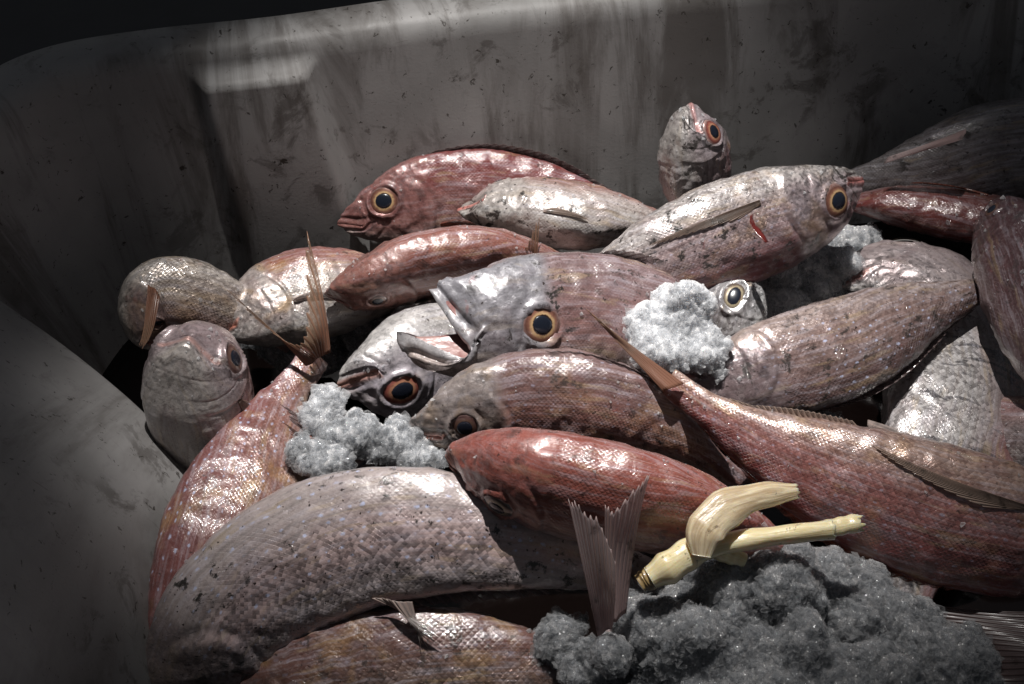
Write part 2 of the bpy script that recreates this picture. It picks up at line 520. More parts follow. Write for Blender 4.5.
class Fish:
    def __init__(self, label, pts, phi, Hpx, Wpx, mat, L=None, blunt=False, gape=0.0, eye=(0.135, 0.20, 14, 'gold'), xc=0.085,
                 group='red bream heaped in the tub', K=170, M=96, lumps=1.0, name='fish', cat='fish', gill=0.0, eyes=(1, -1), opn=0.006, ym=0.07, lipw=0.042, deep=False, flat=0.66,
                 sink=0.0, tailcut=None, hcurve=None):
        P3 = np.array([P(*p) for p in pts])
        dense = catmull(P3, 400)
        self.sp, self.L = resample(dense, 401)
        if L:
            self.L = self.L
        self.T = norm(np.gradient(self.sp, axis=0))
        c = norm(CAM_LOC - self.sp)
        n = norm(np.cross(c, self.T))
        c2 = norm(np.cross(self.T, n))
        ph = np.radians(np.interp(np.linspace(0, 1, 401), np.linspace(0, 1, len(np.atleast_1d(phi))), np.atleast_1d(phi)))[:, None]
        self.D = np.cos(ph) * n + np.sin(ph) * c2
        self.S = np.cross(self.T, self.D)          # lateral; side +1 faces ... camera when phi = 0 the sign is fixed below
        mid = self.sp[160]
        if np.dot(self.S[80], CAM_LOC - mid) < 0:
            self.S = -self.S
            self.flip = True
        else:
            self.flip = False
        px = depth_px(mid)
        self.H = Hpx * px
        self.W = Wpx * px * 0.5
        self.mat = mat
        self.fT = root_x(PTb if blunt else PT)
        self.fB = root_x(PBb if deep else PB)
        self.fW = root_x(PWb if blunt else PW)
        self.flat = flat
        self.xc, self.gape, self.opn, self.ym, self.lipw = xc, gape, opn, ym, lipw
        org = mid.copy()
        self.root = empty(name, org, label, cat, group)
        self.org = org
        self.lumps = lumps
        self.build_body(K, M)
        if gape > 0 or True:
            self.build_mouth(M)
        if eye:
            for sd_ in eyes:
                self.build_eye(*eye, side=sd_)

    # body coordinates -> world
    def bw(self, x, y, z):
        x = np.asarray(x, float)
        xi = np.clip(x, 0, 1) * 400
        i = np.clip(xi.astype(int), 0, 399)
        f = (xi - i)[..., None]
        g = lambda A: A[i] * (1 - f) + A[i + 1] * f
        base = g(self.sp)
        over = np.where(x > 1, x - 1, np.where(x < 0, x, 0))[..., None] * self.L
        return base + g(self.T) * over + norm(g(self.D)) * np.asarray(y)[..., None] + norm(g(self.S)) * np.asarray(z)[..., None]

    def lat(self, x, yv):
        """half width of the flank at x, height fraction yv"""
        T = self.fT(x); B = self.fB(x)
        r = np.where(yv > 0, yv / np.maximum(T, 1e-4), yv / np.maximum(B, 1e-4))
        s = np.sqrt(np.clip(1 - r * r, 0, 1))
        return self.W * self.fW(x) * s ** self.flat * (1 - 0.25 * np.clip(r, 0, 1) ** 2)

    def section(self, s, th):
        """surface point in body coordinates, s along 0..1, th around (0 dorsal)"""
        s1, s2 = 0.25, 0.035
        ca, sa = np.cos(th), np.sin(th)
        rec = self.xc * np.abs(sa) ** 1.3
        x = s + rec * np.clip(1 - s / s1, 0, 1) ** 2
        f = np.where(s < s2, np.sqrt(np.clip(s / s2, 0, 1)), 1.0)
        if self.gape > 0:
            f = np.where(ca < 0, np.clip(s / 0.045, 0, 1) ** 0.42, f)
        T, B, W = self.fT(x), self.fB(x), self.fW(x)
        y = np.where(ca > 0, T * ca, B * ca) * f * self.H
        y = y - self.ym * self.H * np.clip(x / max(self.xc, .01), 0, 1) ** 1.2 * np.exp(-s / 0.045)
        z = W * np.sign(sa) * np.abs(sa) ** self.flat * (1 - 0.25 * np.clip(ca, 0, 1) ** 2) * self.W
        fade = np.clip(s / 0.02, 0, 1)
        z = z * (0.80 + 0.20 * np.sqrt(fade))
        # gape: jaws swing apart about the mouth corner
        if self.gape > 0:
            g = np.clip(1 - x / (self.xc * 1.1), 0, 1)
            fall = np.exp(-np.clip(s - 0.02, 0, 1) / 0.10)
            wd = np.clip(1 - x / 0.22, 0, 1) ** 1.2
            low = ca < 0
            y = y + np.where(low, -0.50, 0.42) * self.gape * self.H * np.maximum(g, 0) * np.clip(np.abs(ca) * 3, 0, 1) * (0.35 + 0.65 * fall)
            x = x + np.where(low, -0.022 * np.clip(-ca * 2, 0, 1), 0.030 * np.clip(ca * 2, 0, 1)) * wd
        return x, y, z

    def build_body(self, K, M):
        u = np.linspace(0, 1, K)
        sv = u ** 1.45
        th = np.linspace(0, 2 * np.pi, M, endpoint=False)
        S_, TH = np.meshgrid(sv, th, indexing='ij')
        s, t = S_.ravel(), TH.ravel()
        x, y, z = self.section(s, t)
        # normals by finite differences in body space
        X = np.stack([x * self.L, y, z], 1).reshape(K, M, 3)
        dU = np.gradient(X, axis=0)
        dV = np.roll(X, -1, 1) - np.roll(X, 1, 1)
        N = norm(np.cross(dU, dV)).reshape(-1, 3)
        cen = np.stack([x * self.L, y * 0, z * 0], 1)
        flipn = np.sign(np.sum(N * (X.reshape(-1, 3) - cen), 1) + 1e-9)
        N = N * flipn[:, None]
        yv = y / self.H
        d = np.zeros_like(x)
        L = self.L
        # gill cover edge
        xe = 0.285 - 0.30 * (yv + 0.06) ** 2
        dd = x - xe
        wv = np.clip((0.36 - np.abs(yv + 0.02)) / 0.08, 0, 1)
        d += self.opn * L * wv * np.where(dd < 0, np.exp(dd / 0.03), np.exp(-dd / 0.0035))
        d -= 0.0035 * L * wv * np.exp(-((dd - 0.010) / 0.007) ** 2)
        # preopercle groove
        xp = 0.215 - 0.25 * (yv + 0.02) ** 2
        d -= 0.0032 * L * np.exp(-((x - xp) / 0.005) ** 2) * np.clip((0.28 - np.abs(yv + 0.07)) / 0.05, 0, 1)
        xp2 = 0.165 + 0.35 * (yv + 0.05)
        d -= 0.002 * L * np.exp(-((x - xp2) / 0.006) ** 2) * np.clip((0.03 - yv) / 0.05, 0, 1) * np.clip((yv + 0.3) / 0.05, 0, 1)
        # lips: by distance from the mouth line
        cat = np.cos(t)
        fs = np.where(s < 0.035, np.sqrt(np.clip(s / 0.035, 0, 1)), 1.0)
        lipd = np.where(cat > 0, self.fT(x) * cat, -self.fB(x) * cat) * fs + s * 0.8
        self.lipd = lipd
        lw = self.lipw
        la = 1.25 if self.gape > 0 else 0.55
        d += la * 0.0048 * L * np.exp(-((lipd - lw * 0.5) / (lw * 0.55)) ** 2)
        d -= la * 0.0042 * L * np.exp(-((lipd - lw * 1.7) / (lw * 0.42)) ** 2)
        d += 0.002 * L * np.exp(-((lipd - lw * 2.5) / (lw * 0.5)) ** 2)
        # nostrils
        d -= 0.004 * L * np.exp(-(((x - 0.085) / 0.006) ** 2 + ((yv - 0.20) / 0.02) ** 2))
        self.eye_d = None
        Xb = X.reshape(-1, 3)
        seed = int(abs(hash(round(float(self.org[0]) * 1e4))) % 1000)
        d += self.lumps * (0.0022 * L * fbm(Xb + seed, 22, 3, seed) * np.clip(0.3 + x, 0, 1) + 0.0009 * fbm(Xb + seed, 110, 3, seed + 9))
        xb = Xb + N * d[:, None]
        self.Xb, self.Nb, self.xs, self.yvs, self.ss, self.th = xb, N, x, yv, s, t
        self.KM = (K, M)
        self._pending = True

    def finish_body(self):
        K, M = self.KM
        W = self.bw(self.Xb[:, 0] / self.L, self.Xb[:, 1], self.Xb[:, 2])
        F = grid_faces(K, M, True)
        nb = len(W)
        # close the tail
        W = np.vstack([W, W[(K - 1) * M:].mean(0)])
        F += [((K - 1) * M + j, (K - 1) * M + (j + 1) % M, nb) for j in range(M)]
        T = self.fT(self.xs); B = self.fB(self.xs)
        tt = np.where(self.yvs > 0, self.yvs / np.maximum(T, .02), self.yvs / np.maximum(B, .02))
        tt = np.clip(np.cos(self.th), -1, 1) * 0.5 + 0.5 * np.clip(tt, -1, 1)
        lip = np.clip(1.35 - self.lipd / self.lipw, 0, 1)
        fco = np.stack([self.xs, tt, lip], 1)
        # girth distance from the back, following the flank; side in z
        yz = self.Xb[:, 1:].reshape(K, M, 2)
        seg = np.linalg.norm(np.diff(yz, axis=1, append=yz[:, :1]), axis=2)
        fw = np.concatenate([np.zeros((K, 1)), np.cumsum(seg, 1)], 1)
        tot = fw[:, -1:]
        v = (np.minimum(fw[:, :-1], tot - fw[:, :-1]) - tot * 0.25).ravel()
        fuv = np.stack([self.xs * self.L, v, np.sign(np.sin(self.th)) * 3.0], 1)
        fco = np.vstack([fco, fco[-1]]); fuv = np.vstack([fuv, fuv[-1]])
        SKINS.append((W[:nb], 0))
        return mesh_obj('body', W, F, self.mat, self.root, self.org, attrs={'fco': fco, 'fuv': fuv})

    def build_mouth(self, M):
        th = np.linspace(0, 2 * np.pi, M, endpoint=False)
        rings, D = [], 12
        x0, y0, z0 = self.section(np.full(M, 0.004), th)
        m0 = np.array([x0.mean(), y0.mean()])
        for k in range(D):
            f = k / (D - 1)
            sh = math.cos(f * math.pi / 2) ** 0.6 if k < D - 1 else 0.02
            xx = x0 + (self.xc * 1.25 - x0) * f ** 0.8 + 0.01 * f
            tx = (0.93 if k else 0.97)
            rings.append(self.bw(xx, (y0 - m0[1]) * sh * tx + m0[1] * (1 - f), z0 * sh * tx))
        mesh_obj('mouth', np.vstack(rings), grid_faces(D, M, True), M_MOUTH, self.root, self.org)

    def build_eye(self, xe, yv, rpx, kind, side=1):
        px = depth_px(self.org)
        re = rpx * px * 0.93
        sel = (self.Xb[:, 2] * side > 0)
        dx = (self.Xb[:, 0] - xe * self.L) ** 2 + (self.Xb[:, 1] - yv * self.H) ** 2 + np.where(sel, 0, 10)
        idx = np.argsort(dx)[:24]
        c0 = self.Xb[idx].mean(0)
        n0 = norm(self.Nb[idx].mean(0))
        # socket: rim raised around the eye, inside sunk
        rel = self.Xb - c0
        dn = rel @ n0
        r = np.linalg.norm(rel - dn[:, None] * n0, axis=1) / re
        m = sel & (np.abs(dn) < re * 1.6)
        k = np.where(m, 0.20 * re * np.exp(-((r - 1.10) / 0.12) ** 2) * (1 + 0.5 * np.sin(np.arctan2(rel[:, 1], rel[:, 0]) * 2 + xe * 90)) - 0.22 * re * np.clip(1 - r, 0, 1) - 0.05 * re * np.exp(-((r - 1.5) / .12) ** 2), 0)
        self.Xb = self.Xb + self.Nb * k[:, None]
        a = norm(np.cross(n0, np.array([0.3, 1, 0.1])))
        b = np.cross(n0, a)
        R, A = 18, 48

        def dome(rad, rise, off):
            V, at = [], []
            for i in range(R):
                f = i / (R - 1)
                for j in range(A):
                    g = 2 * math.pi * j / A
                    V.append(c0 + n0 * (off + rise * math.sqrt(max(0, 1 - (f * 0.98) ** 2))) + (a * math.cos(g) + b * math.sin(g)) * rad * f)
                    at.append((f, 0, 0))
            V = np.array(V)
            return self.bw(V[:, 0] / self.L, V[:, 1], V[:, 2]), at
        V, at = dome(re * 1.12, re * 0.38, -re * 0.25)
        e = mesh_obj('eye', V, grid_faces(R, A, True), M_EYE[kind], self.root, self.org, attrs={'fco': at})
        ew = 0.88 + 0.12 * abs(math.sin(xe * 70 + rpx))
        pr = 0.48 + 0.06 * abs(math.sin(yv * 50 + rpx * 1.7))
        b = b * ew
        V, at = dome(re * pr, re * 0.12, re * 0.065)
        mesh_obj('pupil', V, grid_faces(R, A, True), M_PUPIL, e, self.org)

    # ---- fins in body coordinates
    def strip_fin(self, name, x0, x1, hgt, mat, top=True, lean=0.6, rays=22, jag=0.3, side=1):
        nA, nB = rays * 5, 8
        V, uvs = [], []
        for i in range(nA):
            f = i / (nA - 1)
            x = x0 + (x1 - x0) * f
            y = (self.fT(x) if top else -self.fB(x)) * self.H * 0.985
            hh = hgt * self.H * (math.sin(math.pi * min(1, f * 1.15 + 0.10)) ** 0.5 * 0.9 + 0.1) * (1 - jag * abs(math.sin(f * rays * math.pi)) ** 2 * (1.2 - f))
            for j in range(nB):
                g = j / (nB - 1)
                sg = 1 if top else -1
                V.append((x + 0.05 * g * (hgt * 6), y + sg * hh * g * math.cos(lean * g), side * hh * g * math.sin(lean * g) + 0.0006 * math.sin(f * rays * math.pi * 2)))
                uvs.append((f * rays, g, 0))
        V = np.array(V)
        self.fin_obj(name, self.bw(V[:, 0], V[:, 1], V[:, 2]), nA, nB, uvs, mat)

    def fin_obj(self, name, W, nA, nB, uvs, mat, thick=0.0003):
        o = mesh_obj(name, W, grid_faces(nA, nB), mat, self.root, self.org, attrs={'fuv': uvs})
        md = o.modifiers.new('thickness', 'SOLIDIFY')
        md.thickness = thick
        return o

    def side_fin(self, name, x0, yv0, x1, yv1, width, mat, side=1, rays=12, lift=0.0015, root_w=0.25):
        """paired fin lying along the flank"""
        nA, nB = rays * 5, 22
        V, uvs = [], []
        for i in range(nA):
            f = i / (nA - 1) - 0.5
            ln = 1 - 0.75 * (f + 0.5) ** 1.4
            ln *= 1 - 0.05 * abs(math.sin((f + .5) * rays * math.pi))
            for j in range(nB):
                g = j / (nB - 1)
                wdt = width * (root_w + (1 - root_w) * g)
                x = x0 + (x1 - x0) * g * ln
                yv = yv0 + (yv1 - yv0) * g * ln + f * wdt
                z = side * (float(self.lat(x, yv)) + 0.0006 + lift * g + 0.0005 * math.sin((f + .5) * rays * math.pi * 2))
                V.append((x, yv * self.H, z))
                uvs.append(((f + .5) * rays, g, 0))
        V = np.array(V)
        self.fin_obj(name, self.bw(V[:, 0], V[:, 1], V[:, 2]), nA, nB, uvs, mat)

    def world_fin(self, name, base, tips, mat, rays=12, bend=0.0, jag=0.12, nB=26, curl=0.001, power=1.0):
        ray_fin(name, base, tips, mat, self.root, self.org, rays, bend, jag, nB, curl, power)

    def tail(self, mat, length=0.2, spread=0.5, fork=0.45, rays=18, bendz=0.0):
        nA, nB = rays * 5, 24
        V, uvs = [], []
        hb = 0.125 * self.H
        for i in range(nA):
            f = i / (nA - 1) * 2 - 1
            ln = length * (1 - fork * (1 - abs(f)) ** 1.3) * (1 - 0.04 * abs(math.sin(f * rays * math.pi / 2)))
            for j in range(nB):
                g = j / (nB - 1)
                V.append((0.985 + ln * g, f * (hb + (spread * self.H * 0.5 - hb) * g ** 0.8),
                          0.0006 * math.sin(f * rays * math.pi) + bendz * self.L * g * g + 0.002 * math.sin(f * 5 + g * 3) * g))
                uvs.append(((f + 1) / 2 * rays, g, 0))
        V = np.array(V)
        self.fin_obj('tail_fin', self.bw(V[:, 0], V[:, 1], V[:, 2]), nA, nB, uvs, mat)

    def done(self):
        self.finish_body()
        return self


def ray_fin(name, base, tips, mat, parent, org, rays=12, bend=0.0, jag=0.12, nB=26, curl=0.001, power=1.0, seed=0):
    """a rayed fin between a base line and a tip line, both given as (px, py, h)"""
    rg = np.random.default_rng(seed + rays + int(base[0][0]))
    nA = rays * 5 + 1
    Bp = catmull(np.array([P(*p) for p in base]), nA)
    Tp = catmull(np.array([P(*p) for p in tips]), nA)
    jr = rg.uniform(0, 1, rays + 2)
    nrm = norm(np.cross(Bp[-1] - Bp[0] + 1e-6, Tp[nA // 2] - Bp[nA // 2]))
    V, uvs = [], []
    for i in range(nA):
        f = i / (nA - 1)
        r = f * rays
        jj = jr[int(r)] * (1 - r % 1) + jr[min(int(r) + 1, rays)] * (r % 1)
        ln = 1 - jag * (0.5 * jj + 0.5 * abs(math.sin(r * math.pi)))
        for j in range(nB):
            g = j / (nB - 1)
            q = g * ln
            p = Bp[i] * (1 - q ** power) + Tp[i] * (q ** power)
            p = p + nrm * (bend * math.sin(math.pi * q) + curl * math.sin(r * 2 * math.pi) * (0.4 + g) * 0.5 + curl * math.sin(f * 7 + q * 4))
            V.append(p)
            uvs.append((r, g, 0))
    o = mesh_obj(name, V, grid_faces(nA, nB), mat, parent, org, attrs={'fuv': uvs})
    md = o.modifiers.new('thickness', 'SOLIDIFY')
    md.thickness = 0.0003
    return o

# ------------------------------------------------------------------ tub
def tub_mat():
    m = NT('grimy_white_plastic')
    ob = m.obj()
    st = m.n('ShaderNodeAttribute', attribute_name='fuv').outputs['Vector']
    lo = m.noise(ob, 7, 4, 0.6, 0.6)
    mid = m.noise(ob, 30, 7, 0.7, 0.6)
    strk = m.noise(m.scalevec(st, (17, 2.6, 1)), 1.0, 7, 0.68, 0.7)      # runs down the wall
    c = m.mix(m.smooth(lo, 0.3, 0.7), (0.27, 0.265, 0.26), (0.38, 0.37, 0.365))
    run = m.math('MULTIPLY', m.smooth(strk, 0.46, 0.62), m.smooth(lo, 0.30, 0.52))
    c = m.mix(m.math('MULTIPLY', run, 0.62), c, (0.050, 0.037, 0.027))
    sm = m.math('MULTIPLY', m.smooth(mid, 0.52, 0.62), m.smooth(m.noise(ob, 11, 3, 0.5, 0.3, w=4), 0.44, 0.6))
    c = m.mix(m.math('MULTIPLY', sm, 0.5), c, (0.035, 0.025, 0.018))
    spk = m.smooth(m.noise(ob, 130, 5, 0.7, 1.2, w=2), 0.61, 0.66)
    c = m.mix(m.math('MULTIPLY', spk, 0.85), c, (0.025, 0.018, 0.012))
    big = m.math('MULTIPLY', m.smooth(m.noise(ob, 45, 4, 0.6, 0.8, w=9), 0.68, 0.71), 1.0)
    c = m.mix(m.math('MULTIPLY', big, 0.9), c, (0.022, 0.016, 0.010))
    scr = m.smooth(m.noise(m.scalevec(st, (60, 300, 1)), 1.0, 4, 0.7, 2.0), 0.66, 0.72)
    c = m.mix(m.math('MULTIPLY', scr, 0.5), c, (0.07, 0.05, 0.04))
    nr = m.bump(m.noise(ob, 40, 4, 0.5), 0.08, 0.003)
    nr = m.bump(m.noise(ob, 500, 3, 0.6), 0.15, 0.0008, nr)
    m.principled(Base_Color=c, Roughness=m.mixf(mid, 0.35, 0.75), Normal=nr, Specular_IOR_Level=0.45)
    return m.m


M_TUB = tub_mat()
RIM_H = 0.14
FLOOR_Z = -0.13
rim_px = [(-420, 900), (-300, 560), (-150, 290), (-50, 160), (8, 104), (60, 76), (150, 60), (280, 46), (420, 26), (600, 6), (800, -14), (1050, -34), (1350, -50)]
rim = catmull(np.array([P(x, y, RIM_H) for x, y in rim_px]), 420)
rim, rimL = resample(rim, 420)
tg = norm(np.gradient(rim, axis=0))
inn = norm(np.cross(np.array([0, 0, 1.0]), tg))
cpt = np.array([0.05, 0, RIM_H])
if np.dot(inn[200], cpt - rim[200]) < 0:
    inn = -inn
# cross-section: (inward distance, height) from the outer skirt over the rim and down the inner wall
sec = [(-0.046, RIM_H - 0.075), (-0.046, RIM_H - 0.02), (-0.045, RIM_H - 0.006), (-0.040, RIM_H), (-0.026, RIM_H + 0.002), (-0.012, RIM_H + 0.001), (-0.005, RIM_H - 0.002), (-0.001, RIM_H - 0.008)]
NWALL = 90
for k in range(NWALL + 1):
    f = k / NWALL
    z = RIM_H - 0.012 + (FLOOR_Z + 0.03 - RIM_H + 0.012) * f
    sec.append((0.001 + 0.075 * f, z))
for k in range(1, 8):
    a = k / 7 * math.pi / 2
    sec.append((0.076 + 0.03 * (1 - math.cos(a)), FLOOR_Z + 0.03 - 0.03 * math.sin(a)))
V, uvs = [], []
acc = np.r_[0, np.cumsum([math.dist(sec[i], sec[i - 1]) for i in range(1, len(sec))])]
# where the moulded handle box sits along the rim
def along(px, py, h):
    p = P(px, py, h)
    return int(np.argmin(np.linalg.norm(rim[:, :2] - p[:2], axis=1)))
iL, iR = along(196, 66, RIM_H), along(294, 46, RIM_H)
sarc = np.linspace(0, rimL, 420)
aL, aR = sarc[iL], sarc[iR]
def sst(x, a, b):
    t = min(1, max(0, (x - a) / (b - a)))
    return t * t * (3 - 2 * t)
for i in range(420):
    for j, (din, z) in enumerate(sec):
        p = rim[i].copy()
        p[2] = z
        off = 0
        if j > 7 and z > FLOOR_Z + 0.032:
            dep = RIM_H - z
            fd = sst(dep, 0.0115, 0.0165)
            # box protruding from the wall, sides slanting to the right going down
            sh = dep * 0.10
            prof = sst(sarc[i], aL - 0.010 + sh, aL + 0.004 + sh) * (1 - sst(sarc[i], aR - 0.002 + sh * 1.4, aR + 0.012 + sh * 1.4))
            off = 0.020 * fd * prof * (1 - 0.75 * sst(dep, 0.03, 0.24))
        p = p + inn[i] * (din + off)
        V.append(p)
        uvs.append((sarc[i], acc[j], 0))
tub_org = P(512, 342, FLOOR_Z)
tub = empty('fish_tub', tub_org, 'big grimy white plastic tub holding the whole catch', 'tub')
nsec = len(sec)
tubw = mesh_obj('tub_wall', V, grid_faces(420, nsec), M_TUB, tub, tub_org, attrs={'fuv': uvs})
# floor of the tub under the fish
W = np.array(V).reshape(420, nsec, 3)
edge = W[:, -1]
ctr = edge.mean(0); ctr[2] = FLOOR_Z
fl = [edge * (1 - k / 10) + np.array([0.05, -0.35, FLOOR_Z]) * (k / 10) for k in range(11)]
flv = np.vstack(fl)
fuv = np.stack([flv[:, 0], flv[:, 1], flv[:, 2] * 0], 1)
mesh_obj('tub_floor', flv, grid_faces(11, 420), M_TUB, tub, tub_org, attrs={'fuv': fuv})

# smooth moulded ledge low in the left corner
edge_px = [(-90, 232, .085), (-20, 284, .070), (60, 340, .052), (120, 388, .038), (158, 424, .027), (184, 456, .016), (200, 494, .004), (208, 545, -.014), (206, 600, -.03), (196, 700, -.05), (180, 820, -.07)]
e = catmull(np.array([P(*q) for q in edge_px]), 120)
far_px = [(-420, 420, .27), (-400, 470, .265), (-360, 520, .26), (-330, 580, .255), (-300, 640, .25), (-280, 700, .24), (-260, 780, .23), (-240, 860, .22), (-220, 940, .21), (-210, 1040, .20), (-200, 1140, .19)]
fa = catmull(np.array([P(*q) for q in far_px]), 120)
lv, luv = [], []
nrow = 70
for k in range(nrow + 8):
    for i in range(120):
        if k < 8:      # rounded lip turning down behind the edge
            a = (8 - k) / 8 * math.pi * 0.55
            dirn = norm(fa[i] - e[i])
            p = e[i] + dirn * 0.006 * (1 - math.sin(a)) - np.array([0, 0, 1]) * 0.006 * (1 - math.cos(a)) - np.array([0, 0, 0.10]) * max(0, (2 - k) / 2)
        else:
            f = (k - 8) / (nrow - 1)
            dirn = norm(fa[i] - e[i])
            p = e[i] * (1 - f) + fa[i] * f + dirn * 0.006 * (1 - f) + np.array([0, 0, 1]) * 0.02 * math.sin(math.pi * f)
        lv.append(p)
        luv.append((p[0] * 0.4 + 3, p[1] * 0.4, 0))
mesh_obj('moulded_ledge', lv, grid_faces(nrow + 8, 120), M_TUB, tub, tub_org, attrs={'fuv': luv})

# near-black sheet added under the catch for the shade in the gaps
wm = simple_mat('dark_gap_sheet', (0.003, 0.0018, 0.0016), 0.06, 0.02, 60)
wv = np.array([P(px, py, -0.062) for px, py in ((-260, 1000), (-20, 330), (60, 235), (150, 208), (1250, 150), (1350, 1000))])
wt = mesh_obj('dark_gap_sheet', wv, [tuple(range(6))], wm, None, wv.mean(0), smooth=False)
wt['kind'] = 'structure'

# dark ground outside and the pallet beyond the tub
gm = simple_mat('dark_wet_floor', (0.03, 0.03, 0.032), 0.5, 0.4, 30)
gv = [(-4, -4, -0.30), (4, -4, -0.30), (4, 4, -0.30), (-4, 4, -0.30)]
g = mesh_obj('ground', gv, [(0, 1, 2, 3)], gm, None, (0, 0, -0.3), smooth=False)
g['kind'] = 'structure'


# ------------------------------------------------------------------ fish of the pile
WHITEB = (0.62, 0.58, 0.55)
G_TOP = 'bream along the back of the pile'
G_MID = 'bream in the middle of the pile'
G_FRT = 'bream at the front of the pile'
G_LFT = 'bream at the left of the pile'
G_RGT = 'bream at the right of the pile'

# A red fish against the back wall, head left
f = Fish('red fish with a golden eye lying against the back wall, snout pointing left',
         [(337, 224, .010), (390, 213, .014), (450, 203, .014), (520, 202, .008), (600, 212, .0), (660, 225, -.01)], [8, 8], 96, 46,
         fish_mat('skin_red_back', (0.30, 0.055, 0.05), (0.40, 0.17, 0.15), (0.52, 0.38, 0.34), head=(0.42, 0.17, 0.15), stain=0.25, seed=1, metal=0.2, blood=.8),
         eye=(0.150, 0.15, 15, 'gold'), group=G_TOP, xc=0.075)
f.strip_fin('dorsal_fin', 0.30, 0.85, 0.10, FIN_DARK, lean=0.8)
f.side_fin('pectoral_fin', 0.30, -0.18, 0.50, -0.22, 0.10, FIN_RED)
f.done()

# B pale fish, belly to camera, red lips
f = Fish('pale blotched fish with pink lips resting on the red one against the back wall',
         [(457, 210, .030), (500, 209, .034), (560, 215, .032), (620, 220, .024), (690, 226, .01)], [-50, -35], 74, 62,
         fish_mat('skin_pale_blotched', (0.45, 0.20, 0.15), (0.60, 0.52, 0.48), (0.70, 0.66, 0.62), head=(0.60, 0.54, 0.50), stain=0.9, seed=2, metal=0.2, lip=(0.55, 0.17, 0.14)),
         eye=(0.17, 0.30, 10, 'dull'), group=G_TOP, xc=0.13, eyes=(1, -1))
f.side_fin('pelvic_fin', 0.36, -0.30, 0.52, -0.30, 0.08, FIN_PALE)
f.done()

# C red-brown fish seen from its back
f = Fish('smooth reddish brown fish seen from its back, blunt snout left above the open-mouthed fish',
         [(324, 294, .045), (365, 285, .050), (420, 266, .052), (480, 258, .045), (530, 261, .030), (585, 268, .005)], [66, 60], 84, 62,
         fish_mat('skin_red_brown', (0.36, 0.12, 0.085), (0.40, 0.18, 0.13), (0.45, 0.28, 0.22), head=(0.36, 0.15, 0.12), stain=0.2, seed=3, metal=0.12, spots=0.2, headmix=.6),
         eye=(0.16, 0.10, 9, 'dark'), blunt=True, group=G_MID, lumps=0.8)
f.side_fin('pectoral_fin', 0.27, -0.22, 0.42, -0.38, 0.12, FIN_PALE)
f.world_fin('tail_fin', [(512, 258, .048), (524, 262, .046), (537, 262, .044)], [(505, 236, .062), (524, 246, .060), (540, 212, .075)], FIN_BROWN, rays=9, jag=.3)
f.done()

# S silver fish behind the upright tail
f = Fish('silvery fish with yellow-rimmed eye and orange lip, behind the upright split tail fin',
         [(216, 333, .022), (255, 316, .026), (310, 298, .022), (370, 292, .010), (440, 296, -.01)], [-22, -15], 96, 62,
         fish_mat('skin_silver_gold', (0.42, 0.16, 0.13), (0.64, 0.58, 0.52), (0.72, 0.68, 0.64), head=(0.62, 0.54, 0.50), stain=0.5, seed=4, metal=0.35, ochre=.5, lip=(.60, .20, .13)),
         eye=(0.12, 0.26, 12, 'gold'), group=G_MID, xc=0.09)
f.side_fin('pectoral_fin', 0.30, -0.1, 0.55, -0.12, 0.10, FIN_GLASS)
f.done()

# R1 cream scaled fish far left
f = Fish('cream scaled fish curled in the left corner with its small fin draped down',
         [(158, 350, .010), (144, 318, .030), (162, 290, .042), (205, 297, .038), (250, 322, .018), (290, 345, -.01)], [175, 170], 74, 56,
         fish_mat('skin_cream', (0.42, 0.24, 0.20), (0.70, 0.58, 0.48), (0.76, 0.68, 0.60), head=(0.36, 0.22, 0.20), stain=0.35, seed=5, metal=0.3, bumps=1.5, ochre=.3),
         eye=(0.14, 0.2, 9, 'dark'), eyes=(1,), blunt=True, group=G_LFT)
f.world_fin('pelvic_fin', [(148, 284, .068), (154, 288, .070), (160, 296, .068)], [(139, 348, .074), (141, 350, .074), (145, 346, .074)], FIN_BROWN, rays=7, jag=.35, bend=0.006, power=.9)
f.done()

# R2 fish showing its throat
f = Fish('pale fish propped head-up at the left with its frowning mouth and throat facing out',
         [(188, 338, .105), (193, 372, .070), (203, 412, .034), (218, 462, -.008), (236, 512, -.05)], [-60, -56], 120, 102,
         fish_mat('skin_throat', (0.34, 0.12, 0.11), (0.52, 0.38, 0.35), (0.60, 0.54, 0.50), head=(0.50, 0.40, 0.42), stain=0.12, seed=6, metal=0.25, lip=(.50, .30, .27), headmix=.8, blood=.1),
         eye=(0.15, 0.14, 17, 'dark'), blunt=True, group=G_LFT, xc=0.085, ym=.03, lipw=.030, lumps=.5)
f.side_fin('pectoral_fin', 0.30, -0.1, 0.55, 0.0, 0.14, FIN_PALE)
f.done()

# U orange red fish with its tail standing up
f = Fish('orange-red blue-spotted fish at the left with its split tail fin standing up',
         [(228, 740, -.02), (222, 650, .008), (238, 560, .032), (268, 458, .036), (288, 400, .036), (316, 356, .040)], [8, 4], 150, 70,
         fish_mat('skin_orange_red', (0.32, 0.10, 0.09), (0.36, 0.15, 0.11), (0.42, 0.26, 0.22), head=(0.36, 0.14, 0.13), stain=0.25, seed=7, metal=0.15, spots=0.85, ochre=.45, scale_mm=3.8, blood=.7),
         eye=None, group=G_LFT)
f.world_fin('tail_fin', [(306, 366, .048), (316, 360, .050), (330, 352, .048)], [(226, 288, .080), (256, 318, .072), (284, 340, .066), (300, 338, .068), (305, 296, .082), (307, 226, .105)], FIN_BROWN, rays=16, jag=.16, bend=.004, curl=.0018)
f.strip_fin('anal_fin', 0.62, 0.86, 0.10, FIN_RED, top=False)
f.world_fin('pelvic_fin', [(318, 426, .050), (322, 432, .050), (320, 440, .050)], [(276, 402, .062), (283, 410, .062), (292, 424, .060)], FIN_DARK, rays=5, jag=.3)
f.done()

